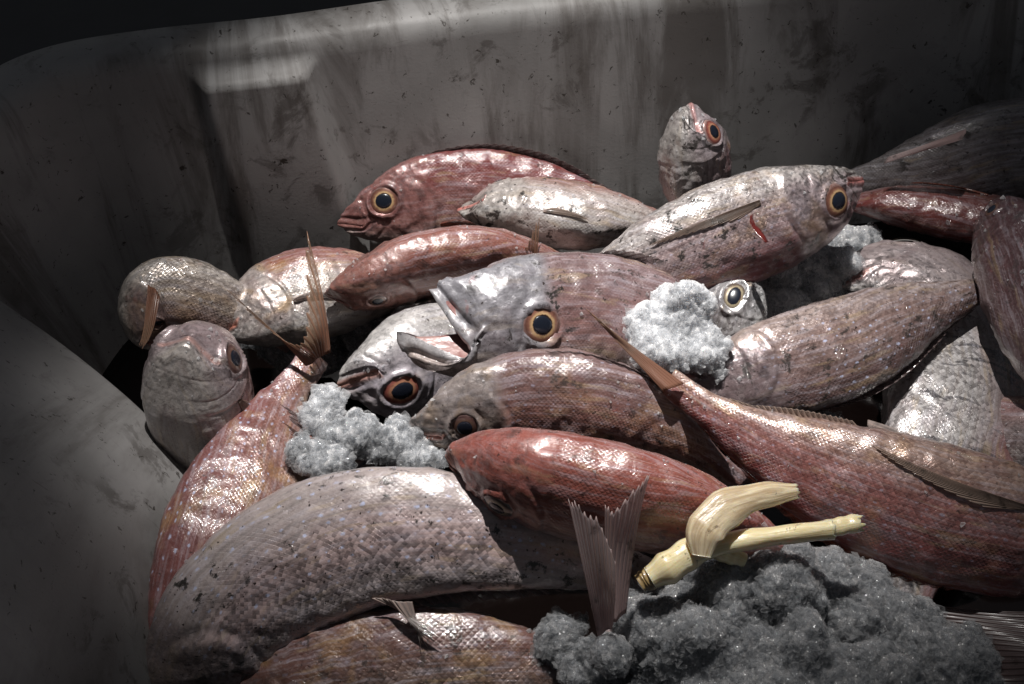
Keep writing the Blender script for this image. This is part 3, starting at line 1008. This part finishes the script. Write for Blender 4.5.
# E grey-white head below the open mouth
f = Fish('grey and white fish with an orange-ringed eye, head just below the gaping mouth',
         [(337, 386, .020), (378, 374, .022), (430, 356, .010), (490, 342, -.01), (560, 334, -.04)], [196, 190], 118, 74,
         fish_mat('skin_grey_white', (0.44, 0.39, 0.44), (0.56, 0.50, 0.54), (0.76, 0.73, 0.71), head=(0.58, 0.52, 0.57), stain=0.4, seed=8, metal=0.15, lip=(.55, .27, .2), blood=.2),
         eye=(0.175, 0.14, 17, 'red'), group=G_MID, xc=0.13)
f.done()

# D central fish with the open mouth
f = Fish('large grey-headed fish with a gaping mouth and golden eye mid pile',
         [(412, 309, .090), (470, 320, .082), (530, 324, .068), (600, 326, .050), (660, 338, .035), (760, 360, .0), (800, 372, -.02)], [4, 6], 132, 82,
         fish_mat('skin_grey_head', (0.28, 0.17, 0.17), (0.40, 0.20, 0.18), (0.50, 0.40, 0.36), head=(0.34, 0.35, 0.39), stain=0.9, seed=9, metal=0.15, lip=(0.34, 0.33, 0.34), wet=.9, headmix=.85),
         eye=(0.255, 0.03, 20, 'gold'), group=G_MID, gape=0.36, xc=0.13, opn=0.004, ym=.26, deep=True, blunt=True, lipw=.065)
f.strip_fin('dorsal_fin', 0.42, 0.80, 0.10, FIN_DARK)
f.done()

# Q silver head peeking out
f = Fish('small silver fish head peeking out between the white ice and the spotted fish',
         [(748, 276, .060), (740, 300, .056), (728, 330, .040), (712, 370, .01), (700, 410, -.02)], [178, 176], 78, 44,
         fish_mat('skin_bright_silver', (0.18, 0.15, 0.15), (0.45, 0.43, 0.43), (0.66, 0.66, 0.66), head=(0.42, 0.41, 0.42), stain=0.4, seed=10, metal=0.35, lip=(.50, .42, .35), blood=0, rough=.25),
         eye=(0.215, 0.10, 13, 'dull'), group=G_MID, xc=0.14)
f.done()

# P upright fish at the back
f = Fish('fish standing upright at the back wall with only its mottled head and eye showing',
         [(690, 103, .100), (690, 128, .085), (693, 165, .055), (697, 205, .02), (700, 250, -.02)], [-34, -34], 74, 62,
         fish_mat('skin_mottled', (0.20, 0.09, 0.09), (0.46, 0.36, 0.36), (0.56, 0.52, 0.49), head=(0.46, 0.38, 0.40), stain=0.95, seed=11, metal=0.2, lip=(.35, .16, .15), blood=.4),
         eye=(0.16, 0.16, 12, 'red'), blunt=True, group=G_TOP, xc=0.15)
f.done()

# N dark fish upper right
f = Fish('large dark grey fish in the upper right corner with a long pale side fin',
         [(1150, 150, .06), (1080, 150, .06), (1000, 158, .05), (930, 178, .030), (860, 188, .01), (800, 196, -.01)], [-12, -12], 124, 74,
         fish_mat('skin_dark_grey', (0.14, 0.08, 0.08), (0.26, 0.23, 0.23), (0.30, 0.28, 0.28), stain=0.7, seed=12, metal=0.15, blood=0),
         eye=(0.14, .2, 15, 'dark'), group=G_TOP)
f.world_fin('pectoral_fin', [(966, 129, .105), (965, 134, .106), (962, 139, .105)], [(886, 158, .070), (880, 164, .068), (892, 160, .070)], FIN_PLUM, rays=8, jag=.1, curl=.0005)
f.done()

# Y dark red fish beneath it
f = Fish('dark red fish beneath the large dark grey one at the upper right',
         [(1060, 232, .05), (1010, 224, .045), (940, 212, .035), (880, 204, .030), (820, 204, .01)], [70, 70], 62, 50,
         fish_mat('skin_dark_red', (0.26, 0.045, 0.035), (0.26, 0.07, 0.05), (0.35, 0.16, 0.13), stain=0.2, seed=13, metal=0.1, glint=.7),
         eye=(0.14, .2, 11, 'dark'), group=G_TOP)
f.side_fin('pectoral_fin', 0.30, -0.05, 0.62, -0.2, 0.14, FIN_RED)
f.done()

# O big silver pink fish, head right, belly up
f = Fish('large silvery pink fish lying belly up at the top, red lips at the right',
         [(863, 180, .085), (820, 198, .088), (770, 214, .086), (700, 240, .078), (640, 268, .060), (580, 300, .030), (530, 330, .0)], [-4, -8], 110, 78,
         fish_mat('skin_silver_pink', (0.30, 0.08, 0.09), (0.52, 0.38, 0.38), (0.68, 0.63, 0.60), head=(0.46, 0.36, 0.38), stain=0.9, seed=14, metal=0.35, spots=0.35, ochre=.35, lip=(.50, .17, .15), blood=.5),
         eye=(0.150, 0.06, 17, 'gold'), group=G_TOP, xc=0.09)
f.side_fin('pectoral_fin', 0.345, -0.16, 0.60, -0.12, 0.12, FIN_PALE, root_w=.35, lift=.0003)
f.world_fin('gill_membrane', [(750, 216, .118), (750, 224, .119), (757, 234, .118), (765, 243, .116)], [(753, 214, .116), (755, 223, .117), (762, 232, .117), (769, 242, .115)], M_GILL, rays=4, nB=6, curl=.0003)
f.done()

# J silver fish at right, bent under the spotted one
f = Fish('bright silver dark-striped fish at the right, bending down beneath the brown spotted one',
         [(836, 284, .020), (880, 274, .026), (930, 308, .024), (950, 370, .018), (948, 420, .014), (930, 500, .0), (910, 590, -.05), (900, 640, -.07)], [-38, 0], 152, 72,
         fish_mat('skin_silver_striped', (0.36, 0.16, 0.15), (0.70, 0.67, 0.65), (0.78, 0.75, 0.73), head=(0.56, 0.46, 0.46), stain=0.2, seed=15, metal=0.42, bands=0.75, scale_mm=4.0, blood=.2, rough=.28),
         eye=(0.10, 0.40, 12, 'dull'), group=G_RGT, xc=0.05)
f.world_fin('pelvic_fin', [(868, 420, .060), (868, 428, .060), (870, 434, .060)], [(925, 440, .075), (922, 444, .074), (918, 446, .072)], FIN_GLASS, rays=4, jag=.3)
f.done()

# M piece of fish behind at far right
f = Fish('silver-pink fish mostly hidden at the right edge, below the bright silver striped one',
         [(960, 440, -.01), (1010, 438, .012), (1060, 446, .02), (1130, 460, .02)], [0, 0], 80, 50,
         fish_mat('skin_hidden', (0.36, 0.18, 0.17), (0.45, 0.36, 0.35), (0.5, 0.45, 0.42), stain=0.3, seed=16, metal=0.4),
         eye=None, group=G_RGT)
f.done()

# L dark fish at right edge
f = Fish('dark purplish fish standing on edge at the far right of the pile',
         [(988, 205, .088), (1006, 240, .090), (1026, 300, .085), (1044, 370, .065), (1060, 430, .03)], [40, 40], 96, 66,
         fish_mat('skin_dark_purple', (0.10, 0.035, 0.04), (0.16, 0.07, 0.075), (0.22, 0.13, 0.13), stain=0.4, seed=17, metal=0.15, glint=.7),
         eye=(0.14, 0.2, 11, 'dark'), group=G_RGT, blunt=True)
f.done()

# I spotted brownish fish
f = Fish('brownish blue-spotted fish lying over the striped silver one, head beside the white ice',
         [(656, 388, .046), (715, 380, .056), (780, 362, .062), (850, 340, .064), (910, 312, .064), (1006, 280, .062)], [168, 172], 104, 62,
         fish_mat('skin_spotted_brown', (0.20, 0.11, 0.10), (0.36, 0.23, 0.20), (0.50, 0.38, 0.34), head=(0.24, 0.17, 0.18), stain=0.7, seed=18, metal=0.2, spots=0.9, scale_mm=3.6),
         eye=(0.10, -0.18, 9, 'gold'), group=G_RGT)
f.strip_fin('dorsal_fin', 0.34, 0.86, 0.06, FIN_DARK, lean=.5, jag=.1)
f.tail(FIN_BROWN, 0.18, 0.5, .4)
f.done()

# F grey-red fish
f = Fish('grey and reddish fish arching across the middle, partly covered by the smooth red one',
         [(404, 434, .055), (440, 424, .062), (500, 408, .068), (570, 404, .068), (630, 418, .058), (690, 448, .040), (740, 485, .015)], [32, 20], 104, 66,
         fish_mat('skin_grey_red', (0.24, 0.13, 0.12), (0.36, 0.15, 0.12), (0.50, 0.36, 0.30), head=(0.34, 0.29, 0.27), stain=0.65, seed=19, metal=0.2, spots=.3, lip=(.45, .18, .14), ochre=.2),
         eye=(0.165, 0.02, 15, 'dark'), group=G_MID, xc=0.10)
f.strip_fin('dorsal_fin', 0.34, 0.86, 0.05, FIN_DARK, lean=1.0)
f.done()

# V broad spotted fish front left
f = Fish('broad pinkish silver fish with rows of pale blue spots bent across the lower left',
         [(176, 800, -.07), (196, 712, -.02), (226, 638, .024), (280, 582, .050), (350, 548, .066), (430, 538, .072), (530, 550, .062), (620, 572, .040), (710, 600, .015)], [10, 6], 146, 74,
         fish_mat('skin_blue_spots', (0.60, 0.50, 0.48), (0.64, 0.45, 0.43), (0.64, 0.54, 0.53), head=(0.30, 0.22, 0.20), stain=0.95, seed=20, metal=0.45, bumps=.7, spots=0.95, scale_mm=4.0, blood=.1),
         eye=(0.10, 0.2, 15, 'dark'), group=G_FRT, opn=.004)
f.strip_fin('anal_fin', 0.45, 0.86, 0.06, FIN_DARK, top=False, lean=.4)
f.world_fin('pelvic_fin', [(372, 598, .060), (392, 600, .062), (412, 602, .060)], [(446, 634, .050), (432, 646, .045), (424, 660, .04)], FIN_GLASS, rays=6, jag=.5, curl=.002)
f.done()

# W fish at the bottom
f = Fish('reddish bronze scaled fish at the bottom edge, shadowed by the broad spotted one',
         [(190, 750, -.035), (260, 730, -.015), (350, 706, .002), (450, 690, .008), (560, 692, .0), (650, 712, -.03)], [14, 14], 166, 80,
         fish_mat('skin_bronze', (0.20, 0.09, 0.07), (0.26, 0.17, 0.13), (0.34, 0.26, 0.22), stain=0.6, seed=21, metal=0.5, spots=0.2, scale_mm=4.6, ochre=.3, bumps=1.5),
         eye=(0.13, 0.2, 15, 'dark'), group=G_FRT)
f.done()

# H long red fish, tail in the middle, head lower right
f = Fish('long dark red fish reaching the lower right edge, narrow tail raised at its left end',
         [(1150, 548, .045), (1090, 540, .055), (1000, 522, .066), (920, 502, .070), (840, 474, .072), (770, 442, .074), (715, 412, .078), (668, 382, .082)], [-6, -8], 140, 84,
         fish_mat('skin_long_red', (0.30, 0.055, 0.05), (0.42, 0.15, 0.13), (0.48, 0.30, 0.23), head=(0.28, 0.13, 0.12), stain=0.25, seed=22, metal=0.25, spots=0.35, scale_mm=3.6, ochre=.25, glint=.7),
         eye=(0.13, 0.2, 15, 'dark'), group=G_RGT)
f.world_fin('tail_fin', [(664, 392, .088), (672, 388, .091), (684, 384, .090)], [(584, 306, .110), (588, 310, .111), (594, 318, .110)], FIN_BROWN, rays=8, jag=.15, curl=.0006)
f.strip_fin('dorsal_fin', 0.36, 0.88, 0.05, FIN_RED, lean=.4)
f.strip_fin('anal_fin', 0.62, 0.86, 0.05, FIN_PALE, top=False, lean=.4)
f.side_fin('pectoral_fin', 0.30, -0.17, 0.58, -0.24, 0.14, FIN_PALE)
f.done()

# G smooth red fish at front
f = Fish('smooth orange-red fish seen from its back in front of the cut vegetable stalk',
         [(445, 456, .098), (480, 464, .103), (540, 480, .105), (610, 496, .100), (680, 512, .088), (750, 536, .068), (810, 562, .045)], [58, 58], 124, 92,
         fish_mat('skin_smooth_red', (0.42, 0.10, 0.065), (0.44, 0.14, 0.095), (0.55, 0.36, 0.30), head=(0.44, 0.12, 0.09), stain=0.45, seed=23, metal=0.08, bx=-.2, headmix=.75, wet=.8),
         eye=(0.185, -0.02, 17, 'dull'), blunt=True, group=G_FRT, lumps=0.8)
f.done()

# fish under the ice with only its tail fin up
f = Fish('fish buried under the front ice, only its purplish split tail fin sticking up',
         [(700, 780, -.06), (668, 730, -.04), (640, 685, -.01), (620, 655, .035), (611, 634, .062)], [90, 90], 56, 56,
         fish_mat('skin_buried', (0.36, 0.2, 0.2), (0.42, 0.30, 0.28), (0.5, 0.42, 0.4), seed=24),
         eye=None, group=G_FRT)
f.world_fin('tail_fin', [(598, 636, .078), (604, 632, .080), (612, 628, .082)], [(568, 496, .150), (580, 503, .152), (600, 520, .146), (616, 560, .130)], FIN_PLUM, rays=10, jag=.08, curl=.0008, bend=.004)
f.world_fin('tail_lobe', [(612, 622, .084), (618, 620, .086), (626, 612, .086)], [(606, 502, .144), (618, 505, .146), (640, 478, .158), (652, 470, .158)], FIN_PLUM, rays=9, jag=.10, curl=.0008, bend=-.004)
f.done()

# tail of a hidden fish, bottom right
f = Fish('dark hidden fish at the bottom right corner showing only its fanned tail fin',
         [(1160, 668, .03), (1120, 664, .03), (1080, 658, .03), (1046, 650, .03)], [0, 0], 90, 50,
         fish_mat('skin_corner', (0.12, 0.07, 0.07), (0.2, 0.14, 0.13), (0.3, 0.24, 0.22), seed=25),
         eye=None, group=G_FRT)
f.world_fin('tail_fin', [(1045, 612, .040), (1045, 650, .042), (1045, 688, .040)], [(905, 604, .020), (925, 640, .020), (985, 694, .030)], FIN_DARK, rays=16, jag=.15, curl=.002)
f.done()


# ------------------------------------------------------------------ ice
def ice_mat(name, col, trans, seed, dirt=0.3):
    m = NT(name)
    ob = m.obj()
    nz = m.noise(ob, 35, 5, 0.6, 0.5, w=seed)
    c = m.mix(m.math('MULTIPLY', m.smooth(nz, 0.45, 0.65), dirt), col, (col[0] * .35, col[1] * .34, col[2] * .33))
    dk = m.smooth(m.noise(ob, 60, 5, 0.7, 0.5, w=seed + 3), 0.66, 0.72)
    c = m.mix(m.math('MULTIPLY', dk, dirt), c, (0.05, 0.045, 0.04))
    vc = m.voro(ob, 620, 'F1', 1.0, 'Color')
    v1 = m.voro(ob, 620, 'F1')
    v2 = m.voro(ob, 950, 'F1')
    sx = m.n('ShaderNodeSeparateXYZ'); m.set(sx.inputs[0], vc)
    gr = m.math('ADD', m.math('MULTIPLY', sx.outputs[0], 0.6), m.math('MULTIPLY', m.noise(ob, 700, 3, 0.6), 0.8))
    c = m.mix(m.smooth(gr, 0.45, 1.05), m.mix(0.18, c, (0.30, 0.30, 0.31)), c)
    geo = m.n('ShaderNodeVectorMath', operation='SUBTRACT')
    m.set(geo.inputs[0], vc); geo.inputs[1].default_value = (0.5, 0.5, 0.5)
    tc = m.n('ShaderNodeNewGeometry')
    vs = m.n('ShaderNodeVectorMath', operation='SCALE'); m.set(vs.inputs[0], geo.outputs[0]); vs.inputs[3].default_value = 1.1
    va = m.n('ShaderNodeVectorMath', operation='ADD'); m.set(va.inputs[0], tc.outputs['Normal']); m.set(va.inputs[1], vs.outputs[0])
    vn = m.n('ShaderNodeVectorMath', operation='NORMALIZE'); m.set(vn.inputs[0], va.outputs[0])
    nr = m.bump(v2, 0.5, 0.0006, vn.outputs[0])      # every grain of ice leans its own way
    b = m.principled(Base_Color=c, Roughness=m.mixf(sx.outputs[1], 0.04, 0.45), Normal=nr, IOR=1.31, Transmission_Weight=trans,
                     Subsurface_Weight=0.9, Subsurface_Radius=(0.012, 0.0125, 0.013), Subsurface_Scale=1.0, Specular_IOR_Level=0.9, Coat_Weight=0.5, Coat_Roughness=0.06, Coat_Normal=nr)
    return m.m


def ice_clump(label, blobs, mat, vox=0.0016, amp=1.0, seed=0, chips=38, group='clumps of crushed ice among the fish'):
    """blobs: (px, py, h, rx_px, ry_px, depth_m)"""
    rg = np.random.default_rng(seed)
    import bmesh
    bm = bmesh.new()
    org = P(*blobs[0][:3])
    for (px, py, h, rx, ry, dz) in blobs:
        c = P(px, py, h)
        s = depth_px(c)
        basis = Matrix([[CR[0], CU[0], -CF[0]], [CR[1], CU[1], -CF[1]], [CR[2], CU[2], -CF[2]]]).to_4x4()
        n = max(5, int(rx * ry / 150))
        for k in range(n):
            a = rg.uniform(0, 2 * math.pi)
            r = math.sqrt(rg.uniform(0, 1)) * 0.82
            rad = rg.uniform(0.22, 0.62) * min(rx, ry) * s
            o = CR * (math.cos(a) * r * rx * s) + CU * (math.sin(a) * r * ry * s) - CF * (rg.uniform(-1, .6) * dz * (1 - r * r * .7))
            g = bmesh.ops.create_icosphere(bm, subdivisions=1, radius=rad)
            sc3 = rg.uniform(0.7, 1.3, 3)
            rot = Matrix.Rotation(rg.uniform(0, 6), 4, Vector(rg.normal(size=3)).normalized())
            for v in g['verts']:
                co = rot @ Vector((v.co[0] * sc3[0], v.co[1] * sc3[1], v.co[2] * sc3[2]))
                v.co = co + Vector(c + o - org)
        g = bmesh.ops.create_icosphere(bm, subdivisions=3, radius=1)
        for v in g['verts']:
            co = basis @ Vector((v.co[0] * rx * s * .75, v.co[1] * ry * s * .75, v.co[2] * dz * .9))
            v.co = co + Vector(c - org)
    me = bpy.data.meshes.new('tmp')
    bm.to_mesh(me); bm.free()
    to = bpy.data.objects.new('tmp', me)
    COL.objects.link(to)
    rm = to.modifiers.new('r', 'REMESH'); rm.mode = 'VOXEL'; rm.voxel_size = vox
    sm = to.modifiers.new('s', 'SMOOTH'); sm.factor = 0.5; sm.iterations = 14
    dg = bpy.context.evaluated_depsgraph_get()
    ev = to.evaluated_get(dg).to_mesh()
    n = len(ev.vertices)
    V = np.empty(n * 3); ev.vertices.foreach_get('co', V); V = V.reshape(-1, 3)
    N = np.empty(n * 3); ev.vertices.foreach_get('normal', N); N = N.reshape(-1, 3)
    F = [tuple(p.vertices) for p in ev.polygons]
    bpy.data.objects.remove(to, do_unlink=True)
    d = amp * (0.0028 * fbm(V, 50, 3, seed) + 0.0008 * (1 - np.abs(vnoise(V, 190, seed + 4)) * 2) + 0.0007 * vnoise(V, 420, seed + 6) + 0.0003 * vnoise(V, 800, seed + 8))
    V = V + N * d[:, None]
    o = mesh_obj('ice_clump', V + org, F, mat, None, org, smooth=False)
    o['label'] = label
    o['category'] = 'ice'
    # clear chips bedded in the surface
    view = norm(CAM_LOC - org)
    cand = np.where(N @ view > 0.35)[0]
    area = sum(b_[3] * b_[4] for b_ in blobs)
    pick = rg.choice(cand, min(len(cand), int(chips * min(area, 16000) / 100)), replace=False)
    CV, CF_ = [], []
    nn = 0
    for q in pick:
        hv, hf = HULLS[int(rg.integers(len(HULLS)))]
        A = np.linalg.qr(rg.normal(size=(3, 3)))[0]
        size = 0.0008 + 0.0036 * rg.uniform(0, 1) ** 2.4
        CV.append((hv * rg.uniform(0.6, 1.25, 3)) @ A * size + V[q] + N[q] * 0.0004)
        CF_ += [tuple(i_ + nn for i_ in f_) for f_ in hf]
        nn += len(hv)
    cm = bpy.data.meshes.new('ice_chips')
    cm.from_pydata(np.vstack(CV).tolist(), [], CF_)
    cm.materials.append({'ice_white': ICE_CLEAR, 'ice_grey': ICE_CLEAR_G}.get(mat.name, ICE_CLEAR_SHADE))
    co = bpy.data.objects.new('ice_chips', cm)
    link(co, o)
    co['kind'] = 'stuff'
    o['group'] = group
    return o


def glass_ice(name, k, thin):
    """wet ice crystals: see-through face on, bright and glossy at the edges"""
    m = NT(name)
    ob = m.obj()
    nr = m.bump(m.noise(ob, 260, 4, 0.6, 0.4), 0.4, 0.001)
    b = m.principled(Base_Color=(k, k, k * 1.01), Roughness=0.10, IOR=1.31, Normal=nr, Specular_IOR_Level=1.0, Coat_Weight=0.6, Coat_Roughness=0.03)
    tp = m.n('ShaderNodeBsdfTransparent')
    tp.inputs[0].default_value = (0.96, 0.97, 0.98, 1)
    tl = m.n('ShaderNodeBsdfTranslucent'); tl.inputs[0].default_value = (k, k, k * 1.01, 1)
    m1 = m.n('ShaderNodeMixShader'); m1.inputs[0].default_value = 0.45
    m.t.links.new(b.outputs[0], m1.inputs[1]); m.t.links.new(tl.outputs[0], m1.inputs[2])
    lw = m.n('ShaderNodeLayerWeight'); lw.inputs[0].default_value = 0.35
    m2 = m.n('ShaderNodeMixShader')
    m.set(m2.inputs[0], m.math('ADD', m.math('MULTIPLY', lw.outputs['Facing'], 0.6), thin))
    m.t.links.new(tp.outputs[0], m2.inputs[1]); m.t.links.new(m1.outputs[0], m2.inputs[2])
    m.t.links.new(m2.outputs[0], m.out.inputs[0])
    return m.m


def hull_templates(n=16):
    import bmesh
    rg = np.random.default_rng(5)
    out = []
    for k in range(n):
        cb = bmesh.new()
        pts = rg.normal(size=(10, 3))
        pts = pts / np.linalg.norm(pts, axis=1, keepdims=True) * rg.uniform(0.65, 1.2, (10, 1))
        vs = [cb.verts.new(Vector(p)) for p in pts]
        r = bmesh.ops.convex_hull(cb, input=vs)
        junk = [e for e in r['geom_interior'] if isinstance(e, bmesh.types.BMVert)]
        bmesh.ops.delete(cb, geom=junk, context='VERTS')
        cb.verts.index_update()
        out.append((np.array([v.co[:] for v in cb.verts]), [tuple(v.index for v in f.verts) for f in cb.faces]))
        cb.free()
    return out


HULLS = hull_templates()
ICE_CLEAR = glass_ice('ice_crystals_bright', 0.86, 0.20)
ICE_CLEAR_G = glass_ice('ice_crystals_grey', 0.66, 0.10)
ICE_CLEAR_SHADE = glass_ice('ice_crystals_shade_tone', 0.52, 0.06)  # crystals darkened to match the shade-toned ice
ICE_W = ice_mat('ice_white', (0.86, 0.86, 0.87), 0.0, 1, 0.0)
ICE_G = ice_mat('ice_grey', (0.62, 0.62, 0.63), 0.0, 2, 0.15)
ICE_SHADE = ice_mat('ice_shade_tone', (0.27, 0.27, 0.275), 0.15, 3, 0.3)  # same ice, with the shade over the dim heaps put into its colour
ice_clump('bright white ice clump at the centre between the gaping fish and the spotted fish',
          [(678, 322, .085, 38, 40, .016), (655, 350, .080, 36, 30, .014), (703, 356, .076, 30, 26, .014), (665, 300, .088, 20, 20, .010)], ICE_W, seed=1)
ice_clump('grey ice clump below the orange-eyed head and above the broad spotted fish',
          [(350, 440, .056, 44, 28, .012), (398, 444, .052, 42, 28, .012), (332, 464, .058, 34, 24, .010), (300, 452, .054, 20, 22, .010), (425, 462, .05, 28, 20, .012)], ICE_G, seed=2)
ice_clump('small pale ice lump beside the dark fin of the orange-red fish',
          [(328, 408, .062, 24, 24, .010), (318, 420, .060, 18, 16, .008)], ICE_W, seed=3)
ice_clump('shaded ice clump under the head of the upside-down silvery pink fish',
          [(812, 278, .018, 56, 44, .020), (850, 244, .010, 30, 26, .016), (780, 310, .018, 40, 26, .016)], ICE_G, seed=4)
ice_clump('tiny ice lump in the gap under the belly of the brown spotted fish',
          [(815, 424, .030, 34, 14, .010)], ICE_SHADE, seed=5)
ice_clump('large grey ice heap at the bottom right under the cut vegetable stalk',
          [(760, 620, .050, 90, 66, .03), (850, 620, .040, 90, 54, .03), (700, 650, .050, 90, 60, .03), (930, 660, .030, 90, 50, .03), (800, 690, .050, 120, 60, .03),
           (720, 585, .058, 60, 32, .02), (820, 572, .050, 60, 28, .02), (645, 630, .055, 40, 46, .02)], ICE_SHADE, vox=0.002, seed=6)
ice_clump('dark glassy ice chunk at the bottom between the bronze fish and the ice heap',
          [(560, 640, .030, 34, 34, .015), (590, 672, .030, 40, 34, .02), (612, 655, .072, 22, 24, .012)], ICE_SHADE, seed=7)
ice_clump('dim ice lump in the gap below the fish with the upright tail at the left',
          [(395, 345, -.02, 60, 40, .015), (300, 345, -.03, 60, 30, .015)], ICE_SHADE, seed=8)


# ------------------------------------------------------------------ cut vegetable stalk
def stalk_mat(name, c1, c2):
    m = NT(name)
    uv = m.n('ShaderNodeAttribute', attribute_name='fuv').outputs['Vector']
    ob = m.obj()
    st = m.noise(m.scalevec(uv, (14, 1.6, 1)), 1.0, 4, 0.6, 0.4)
    c = m.mix(m.smooth(st, 0.38, 0.66), c1, c2)
    c = m.mix(m.math('MULTIPLY', m.smooth(m.noise(ob, 120, 5, 0.7, 0.4), 0.60, 0.66), 0.7), c, (0.10, 0.06, 0.02))
    nr = m.bump(st, 0.5, 0.0012)
    nr = m.bump(m.noise(ob, 160, 4), 0.4, 0.0012, nr)
    m.principled(Base_Color=c, Roughness=0.3, Normal=nr, Coat_Weight=0.7, Coat_Roughness=0.08, Subsurface_Weight=0.7,
                 Subsurface_Radius=(0.004, 0.003, 0.0015), Subsurface_Scale=1.0)
    return m.m


M_ST1 = stalk_mat('stalk_cream', (0.74, 0.63, 0.36), (0.88, 0.80, 0.56))
M_ST2 = stalk_mat('stalk_translucent', (0.50, 0.38, 0.24), (0.80, 0.70, 0.50))
M_ST3 = simple_mat('stalk_browned_end', (0.42, 0.30, 0.13), 0.35, .6, 200, .5, 0.9, (0.10, 0.06, 0.03))
st_org = P(700, 560, .11)
stalk = empty('vegetable_stalk', st_org, 'cut pale yellow forked vegetable stalk lying on the ice and the long red fish', 'vegetable')


def tube(name, pts, rads, mat, flat=1.0, M=36, K=90, ragged=0.0, cap=True, seed=0, groove=0.0):
    c = catmull(np.array([P(*p) for p in pts]), K)
    c, L = resample(c, K)
    s = depth_px(c[0])
    r = np.interp(np.linspace(0, 1, K), np.linspace(0, 1, len(rads)), rads) * s
    T = norm(np.gradient(c, axis=0))
    cc = norm(CAM_LOC - c)
    n = norm(np.cross(cc, T)); b = norm(np.cross(T, n))
    V, uv = [], []
    rg = np.random.default_rng(seed)
    ph = rg.uniform(0, 6)
    for i in range(K):
        for j in range(M):
            a = 2 * math.pi * j / M
            rr = r[i] * (1 + 0.04 * math.sin(a * 3 + ph + i * .05) + 0.05 * math.sin(i * .21 + ph) + groove * math.cos(a * 9))
            p = c[i] + n[i] * math.cos(a) * rr + b[i] * math.sin(a) * rr * flat
            if i > K - 6:
                p = p + T[i] * ragged * (math.sin(a * 5 + ph) + math.sin(a * 11)) * (i - K + 6) / 6
            V.append(p); uv.append((a / 6.283, i / K * L * 20, 0))
    F = grid_faces(K, M, True)
    if cap:
        for e_, off in ((0, 0.0), (K - 1, 0.0)):
            V.append(c[e_] + T[e_] * (-0.001 if e_ == 0 else -0.0015)); uv.append((0, 0, 0))
            q = len(V) - 1
            for j in range(M):
                F.append((e_ * M + j, e_ * M + (j + 1) % M, q))
    return mesh_obj(name, V, F, mat, stalk, st_org, attrs={'fuv': uv})


tube('stem_base', [(650, 578, .098), (668, 567, .102), (690, 553, .104), (712, 543, .104)], [12, 16.5, 16, 15.5, 12], M_ST1, seed=1, flat=.9)
tube('browned_end', [(640, 584, .094), (646, 580, .0955), (653, 576, .098)], [9, 11.5, 12], M_ST3, seed=2, flat=.9)
tube('straight_stem', [(694, 551, .104), (740, 541, .108), (790, 534, .110), (832, 529, .110)], [12, 11, 10, 9.5, 10.5], M_ST1, seed=3, ragged=.0006)
tube('inner_core', [(822, 530, .110), (842, 526, .110), (859, 523, .110)], [9.5, 9, 9.5], M_ST1, seed=5, ragged=.0016)
tube('curved_leaf_base', [(701, 556, .112), (705, 532, .120), (726, 510, .124), (758, 497, .124), (797, 491, .120)], [10, 20, 20, 15, 12, 8], M_ST2, flat=.45, seed=4, ragged=.001, groove=.03)
tube('side_stub', [(716, 550, .098), (732, 556, .094), (745, 561, .092)], [9, 9, 7], M_ST1, seed=6)


# ------------------------------------------------------------------ loose ice grains and melt drops on the skins
rg = np.random.default_rng(21)
near = [P(*q) for q in ((678, 322, .085), (360, 445, .058), (812, 278, .03), (700, 575, .06), (330, 410, .06), (740, 180, .09), (600, 640, .05))]
CV, CFc, nn = [], [], 0
LD = np.array(ldir)
for W_, _ in SKINS:
    if not len(W_):
        continue
    K_ = 170
    G_ = W_.reshape(K_, -1, 3)
    nr_ = norm(np.cross(np.gradient(G_, axis=0), np.roll(G_, -1, 1) - G_)).reshape(-1, 3)
    cen_ = np.repeat(G_.mean(1), G_.shape[1], 0)
    nr_ = nr_ * np.sign(np.sum(nr_ * (W_ - cen_), 1))[:, None]
    ok = np.where((nr_ @ LD > 0.35) & (nr_ @ (-CF) > 0.2))[0]
    if len(ok) == 0:
        continue
    dn_ = np.min([np.linalg.norm(W_[ok] - n_, axis=1) for n_ in near], axis=0)
    pr_ = np.exp(-dn_ / 0.035) + 0.03
    pr_ = pr_ / pr_.sum()
    for q in rg.choice(ok, min(34, len(ok)), replace=False, p=pr_):
        hv, hf = HULLS[int(rg.integers(len(HULLS)))]
        A = np.linalg.qr(rg.normal(size=(3, 3)))[0]
        size = 0.0005 + 0.0016 * rg.uniform(0, 1) ** 2.5
        CV.append((hv * rg.uniform(0.6, 1.2, 3)) @ A * size + W_[q] + nr_[q] * size * 0.4)
        CFc += [tuple(i_ + nn for i_ in f_) for f_ in hf]
        nn += len(hv)
grains = mesh_obj('ice_grains', np.vstack(CV), CFc, ICE_CLEAR, None, (0, 0, 0), smooth=False)
grains['kind'] = 'stuff'
grains['label'] = 'loose melting ice grains scattered over the skins of the fish'
grains['category'] = 'ice'
